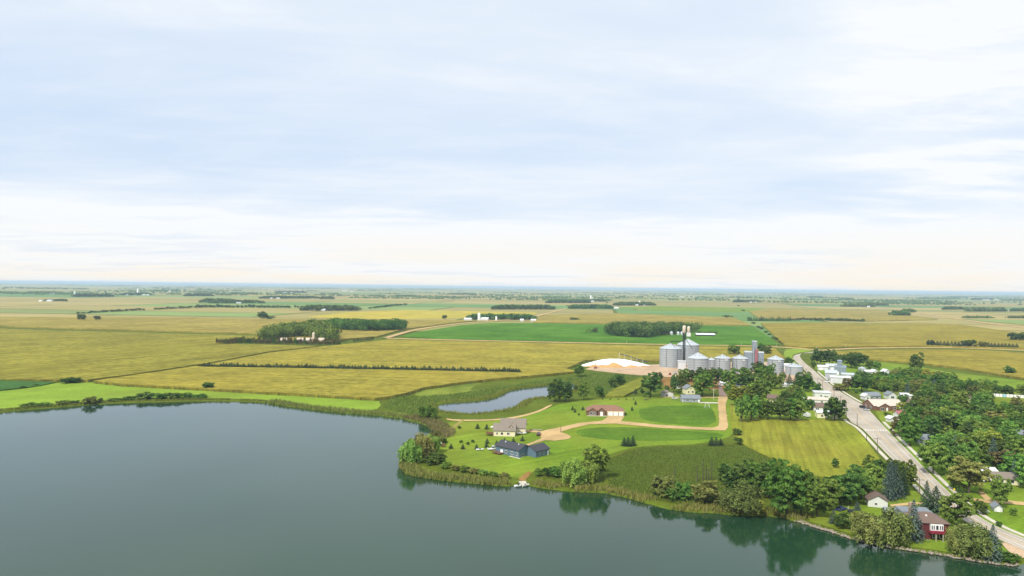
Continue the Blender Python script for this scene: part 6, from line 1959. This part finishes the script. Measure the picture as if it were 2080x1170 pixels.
def pole(label, x, y0, ytop, arm=True, mat=None, group='utility poles along the street', lamp=False):
    p = G(x, y0)
    h = (y0 - ytop) * mpp(p)
    e = empty('utility_pole' if not lamp else 'street_lamp', (p.x, p.y, 0), -0.25); tag(e, label, 'pole' if not lamp else 'street lamp', group)
    mb = MB(); mb.tube([(0, 0, 0), (0, 0, h)], [0.19, 0.12], 7); mb.build('post', mat or M_pole, e)
    if arm:
        mb = MB(); mb.box(-1.5, 1.5, -0.09, 0.09, h - 0.9, h - 0.7); a = mb.build('crossarm', mat or M_pole, e)
        for k in (-1.35, -0.5, 0.5, 1.35):
            mb = MB(); mb.tube([(k, 0, h - 0.7), (k, 0, h - 0.42)], [0.06, 0.05], 6); mb.build('insulator', M_steelpaint, a)
    elif lamp:
        mb = MB(); mb.tube([(0, 0, h - 0.2), (1.2, 0, h), (1.9, 0, h)], [0.06, 0.05, 0.05], 5); a = mb.build('arm', M_steelpaint, e)
        mb = MB(); mb.box(1.6, 2.3, -0.15, 0.15, h - 0.08, h + 0.06); mb.build('lamp_head', M_steelpaint, a)


od = ['first', 'second', 'third', 'fourth', 'fifth', 'sixth', 'seventh', 'eighth', 'ninth', 'tenth', 'eleventh', 'twelfth']
for i, (x, y0, yt, ar) in enumerate(((1631.5, 760, 743, 0), (1637, 764, 748, 0), (1641.5, 768, 753, 1), (1650, 777, 762, 1), (1671, 792, 771, 1), (1694, 811, 789.5, 1), (1707.5, 825, 804, 1), (1719, 845, 815.5, 1), (1741, 865, 840, 0), (1782, 920, 888, 1), (1867.5, 1004, 970.5, 1))):
    pole(od[i] + ' utility pole from the bend along the left kerb', x, y0, yt, bool(ar))
pole('street lamp on the left kerb between the fourth and fifth poles', 1660.5, 782, 768, False, M_steelpaint, 'street lamps', True)
pole('short dark post beside the lower left sidewalk', 1760, 896, 882, False, M_steeldark, 'posts by the sidewalk')
pole('pale utility pole beside the grey ranch house', 1449.5, 812, 789.5, True, M_palepole, 'single poles')
pole('thin pole at the cul-de-sac drive', 1139, 879, 866, False, None, 'single poles')
pole('brown pole right of the blue-grey house', 1790, 812, 796, False, None, 'single poles')
for i, (x, y) in enumerate(((1273, 698.5), (1506.5, 703), (1577, 705), (1659, 709.5), (1718, 707), (1932, 707), (1976, 708))):
    pole(od[i] + ' pale post from the left along the far gravel road', x, y, y - 8, False, M_palepole, 'posts along the gravel road')
# yellow warning sign at the curve
p = G(1938, 1005)
e = empty('warning_sign', (p.x, p.y, 0), 0.3); tag(e, 'yellow diamond road sign beside the lower right sidewalk', 'sign')
mb = MB(); mb.tube([(0, 0, 0), (0, 0, 2.6)], [0.04, 0.04], 6); mb.build('post', M_steelpaint, e)
mb = MB(); mb.add([(0, -0.06, 1.5), (0.65, -0.06, 2.15), (0, -0.06, 2.8), (-0.65, -0.06, 2.15), (0, -0.03, 1.5), (0.65, -0.03, 2.15), (0, -0.03, 2.8), (-0.65, -0.03, 2.15)], [(0, 1, 2, 3), (7, 6, 5, 4), (0, 4, 5, 1), (1, 5, 6, 2), (2, 6, 7, 3), (3, 7, 4, 0)])
mb.build('sign_plate', simple('sign_yellow', (0.78, 0.66, 0.05), 0.6, var=0.03), e)
# white panel fence of the ball field
a, b = G(2008, 805.5), G(2110, 811)
e = empty('panel_fence', (a.x, a.y, 0), math.atan2(b.y - a.y, b.x - a.x)); tag(e, 'long white panel fence at the upper right of the town', 'fence')
L_ = (b - a).length; npn = 14
for k in range(npn):
    x0 = L_ * k / npn
    mb = MB(); mb.box(x0 + 0.12, x0 + L_ / npn - 0.12, -0.05, 0.05, 0.2, 2.5); mb.build('panel', simple('pale_blue_panel', (0.35, 0.58, 0.66), 0.6) if k == 4 else M_trim, e)
    mb = MB(); mb.box(x0 - 0.08, x0 + 0.08, -0.08, 0.08, 0, 2.6); mb.build('post', M_steeldark, e)
mb = MB(); mb.box(-1.2, 0.2, 0.5, 2.2, 0, 4.6); mb.build('score_box', M_trim, e)
# swing frame on the lawn
p = G(1436, 829)
e = empty('swing_frame', (p.x, p.y, 0), 0.3); tag(e, 'white play frame standing on the green patch', 'play frame')
mb = MB(); mb.tube([(-1.4, 0, 3.0), (1.4, 0, 3.0)], [0.07, 0.07], 6); mb.build('beam', M_trim, e)
for x in (-1.4, 1.4):
    for y in (-1.2, 1.2):
        mb = MB(); mb.tube([(x, y, 0), (x, 0, 3.0)], [0.07, 0.07], 6); mb.build('leg', M_trim, e)


# far farmsteads: small white barns, sheds and silos
def barn(p, L_, W, H, RH, yaw, wm, rm, label, group):
    mb = MB()
    l, w = L_ / 2, W / 2
    mb.add([(-l, -w, 0), (l, -w, 0), (l, w, 0), (-l, w, 0), (-l, -w, H), (l, -w, H), (l, w, H), (-l, w, H), (-l, 0, H + RH), (l, 0, H + RH)], [(0, 1, 5, 4), (2, 3, 7, 6), (1, 2, 6, 9, 5), (3, 0, 4, 8, 7)])
    mb.cur = 1
    o_, t = 0.4, 0.25
    mb.add([(-l - o_, -w - o_, H - 0.2), (l + o_, -w - o_, H - 0.2), (l + o_, 0, H + RH + t), (-l - o_, 0, H + RH + t), (l + o_, w + o_, H - 0.2), (-l - o_, w + o_, H - 0.2)], [(0, 1, 2, 3), (3, 2, 4, 5)])
    o = mb.build('farm_building', [wm, rm], loc=(p.x, p.y, 0), rz=yaw)
    tag(o, label, 'farm building', group)


def silo(p, r, h, mat, label, group=None):
    mb = MB(); mb.lathe([(r, 0), (r, h)] + [(r * math.cos(t), h + r * math.sin(t)) for t in (0.4, 0.8, 1.2, 1.55)], 14)
    tag(mb.build('silo', mat, loc=(p.x, p.y, 0), smooth=True), label, 'silo', group)


FARMS = [('the far left farm with a white roof', [(86, 597, 12), (103, 597.5, 16), (112, 598, 6)]), ('the far left farm with a thin silo', [(165, 601.5, 14), (172, 603, 5)]), ('the far farm with a white silo', [(258, 600, 6), (276, 599.5, 8), (290, 600, 12), (301, 600.3, 6)]),
         ('the fourth far farm from the left', [(330, 592, 5), (346, 592.5, 10)]), ('two white far sheds left of the green field', [(83, 613, 7), (100, 612.5, 15)]), ('the long dark belt', [(459, 615.5, 6), (485, 616.5, 9)]), ('the long far grove', [(550, 607, 8), (565, 607, 7), (602, 606, 4)]),
         ('the white farm left of the yellow field', [(645, 631, 9), (656, 631.5, 10), (668, 630.5, 8)]), ('the far white farm right of the oval grove', [(580, 595.5, 8), (590, 595, 7)]), ('the long white barn grove', [(1044, 626, 6), (1058, 627.5, 13), (1094, 626, 3)]),
         ('the roadside dairy farm', [(950, 651.5, 15), (984, 650.5, 17), (998, 649.5, 6), (1060, 653, 5), (1083, 653.5, 10)]), ('the farm in front of the tall far silo', [(1209, 627, 8), (1219, 623, 6), (1237, 626, 6), (1251, 627.5, 10)]), ('the tall far silo farm', [(1196, 611, 10), (1203, 613, 6)]),
         ('the white-roofed far farm', [(1293, 621, 6), (1301, 620.5, 9), (1308, 621, 5)]), ('the far farm above the ditch', [(1525, 615, 4), (1534, 614.8, 8)]), ('the far right gravel road farm', [(1747, 623, 5), (1764, 624, 5)]), ('the pale far right farm', [(1965, 629, 5), (1996, 609.5, 9), (2006, 609.8, 8), (2024, 610, 8), (2047, 632, 4)]),
         ('the shelterbelt farmstead', [(570, 697, 5), (604, 697, 5), (622, 697, 5), (648, 697, 7)]), ('the farm across the horizon middle', [(1385, 604, 7), (1398, 603, 12), (1408, 603.5, 8), (1130, 590, 8), (700, 592, 10), (715, 593, 9), (1640, 597, 6)])]
for nm, lst in FARMS:
    for i, (x, y, w) in enumerate(lst):
        p = G(x, y); m = mpp(p)
        L_ = max(8.0, w * m)
        wm = M_silocream if 'shelterbelt' in nm else M_white
        barn(p + Vector((0, 14 if 'shelterbelt' in nm else 0, 0)), L_, min(L_ * 0.6, 14), min(5.5, 3 + L_ * 0.06), 2.6, rnd.uniform(-0.35, 0.25), wm, (M_roofpink if 'shelterbelt' in nm else M_roofwhite), f"{od[i]} {'pale' if wm is M_silocream else 'white'} building from the left at {nm}", 'farm buildings at ' + nm)
silo(G(973, 650.5), 3.2, (650.5 - 638) * mpp(G(973, 650.5)), M_trim, 'tall white silo at the roadside dairy farm')
silo(G(1008, 651), 2.2, 8, M_trim, 'short white silo at the roadside dairy farm')
silo(G(1200, 612.5), 5.5, 30, M_trim, 'tall white silo of the far farm above the grove')
silo(G(1204, 612.5), 4.0, 20, M_trim, 'shorter white silo beside the tall far one')
silo(G(280, 599.5), 6, 36, M_trim, 'white silo of the far left farm')
silo(G(151.5, 602.5), 4, 26, M_trim, 'thin pale silo of the far left farm')
silo(G(1299, 620), 4, 18, M_trim, 'white silo of the white-roofed far farm')
silo(G(637, 692), 2.0, 10, M_silocream, 'pale domed silo in the shelterbelt farmstead')
for i, x in enumerate((1363.5, 1377.5, 1385)): silo(G(x, 681), 2.6 if i else 3.1, 4.0, M_steelroof, ('left', 'middle', 'right')[i] + ' one of three small steel bins behind the big bins', 'small bins behind the big bins')
p = G(1432, 683)
barn(p, 19 * mpp(p) * 2, 9, 3.0, 2.0, -0.03, M_steeldark, M_roofwhite, 'long open barn with white roof behind the big bins', 'buildings behind the big bins')
barn(G(1351, 680), 7, 5, 3, 1.8, 0.1, M_silocream, M_roofpink, 'small tan shed at the farm lane behind the big bins', 'buildings behind the big bins')


# boulders of the rocky shore
def rocks():
    r = np.random.default_rng(3)
    line = shore_open[i_end - 3:-8]
    P = band(line, -1.2, 1.0, 3.2, 61, 0.2)
    base = np.array([(1, 0, 0), (-.5, .87, 0), (-.5, -.87, 0), (.5, .8, .5), (-.9, 0, .55), (.45, -.8, .5), (0, 0, 0.85)])
    F0 = np.array([(0, 3, 5), (0, 1, 3), (1, 4, 3), (1, 2, 4), (2, 5, 4), (2, 0, 5), (3, 4, 6), (4, 5, 6), (5, 3, 6)])
    V, F = [], []
    for i, (x, y) in enumerate(P):
        s = r.uniform(0.25, 0.62); a = r.uniform(0, 6.28)
        v = base * s * r.uniform(0.75, 1.25, (7, 3))
        v = np.stack([v[:, 0] * np.cos(a) - v[:, 1] * np.sin(a) + x, v[:, 0] * np.sin(a) + v[:, 1] * np.cos(a) + y, v[:, 2] - 0.35], 1)
        V.append(v); F.append(F0 + i * 7)
    me = mesh_arrays('shore_rocks', np.concatenate(V), np.concatenate(F), [M_rock])
    tag(link(bpy.data.objects.new('shore_rocks', me)), 'pale riprap stones edging the lake at lower right', 'rocks', None, 'stuff')


rocks()

# ------------------------------------------------------------------ haze
mb = MB(); mb.box(-70000, 70000, -62000, 62000, -3, 92)
hz = mb.build('haze', bpy.data.materials.new('haze_air'))
hz['kind'] = 'stuff'
hm = hz.data.materials[0]
hm.use_nodes = True
nt = hm.node_tree
nt.nodes.remove(nt.nodes['Principled BSDF'])
pv = nt.nodes.new('ShaderNodeVolumePrincipled')
pv.inputs['Color'].default_value = (0.54, 0.71, 0.97, 1)
pv.inputs['Density'].default_value = 0.000062
pv.inputs['Anisotropy'].default_value = 0.0
nt.links.new(pv.outputs[0], nt.nodes['Material Output'].inputs['Volume'])


# ------------------------------------------------------------------ alike things: say which one
def single_out():
    by = {}
    for o in scene.objects:
        if o.parent is None and 'label' in o and o.get('kind') is None: by.setdefault(o['label'], []).append(o)

    def nth(k):
        return str(k) + ('th' if 10 <= k % 100 <= 20 else {1: 'st', 2: 'nd', 3: 'rd'}.get(k % 10, 'th'))
    for lab, ob in by.items():
        if len(ob) < 2: continue
        ob.sort(key=lambda o: o.location.x / max(1.0, o.location.y))
        for k, o in enumerate(ob): o['label'] = f'{nth(k + 1)} from the left: {lab}'


single_out()
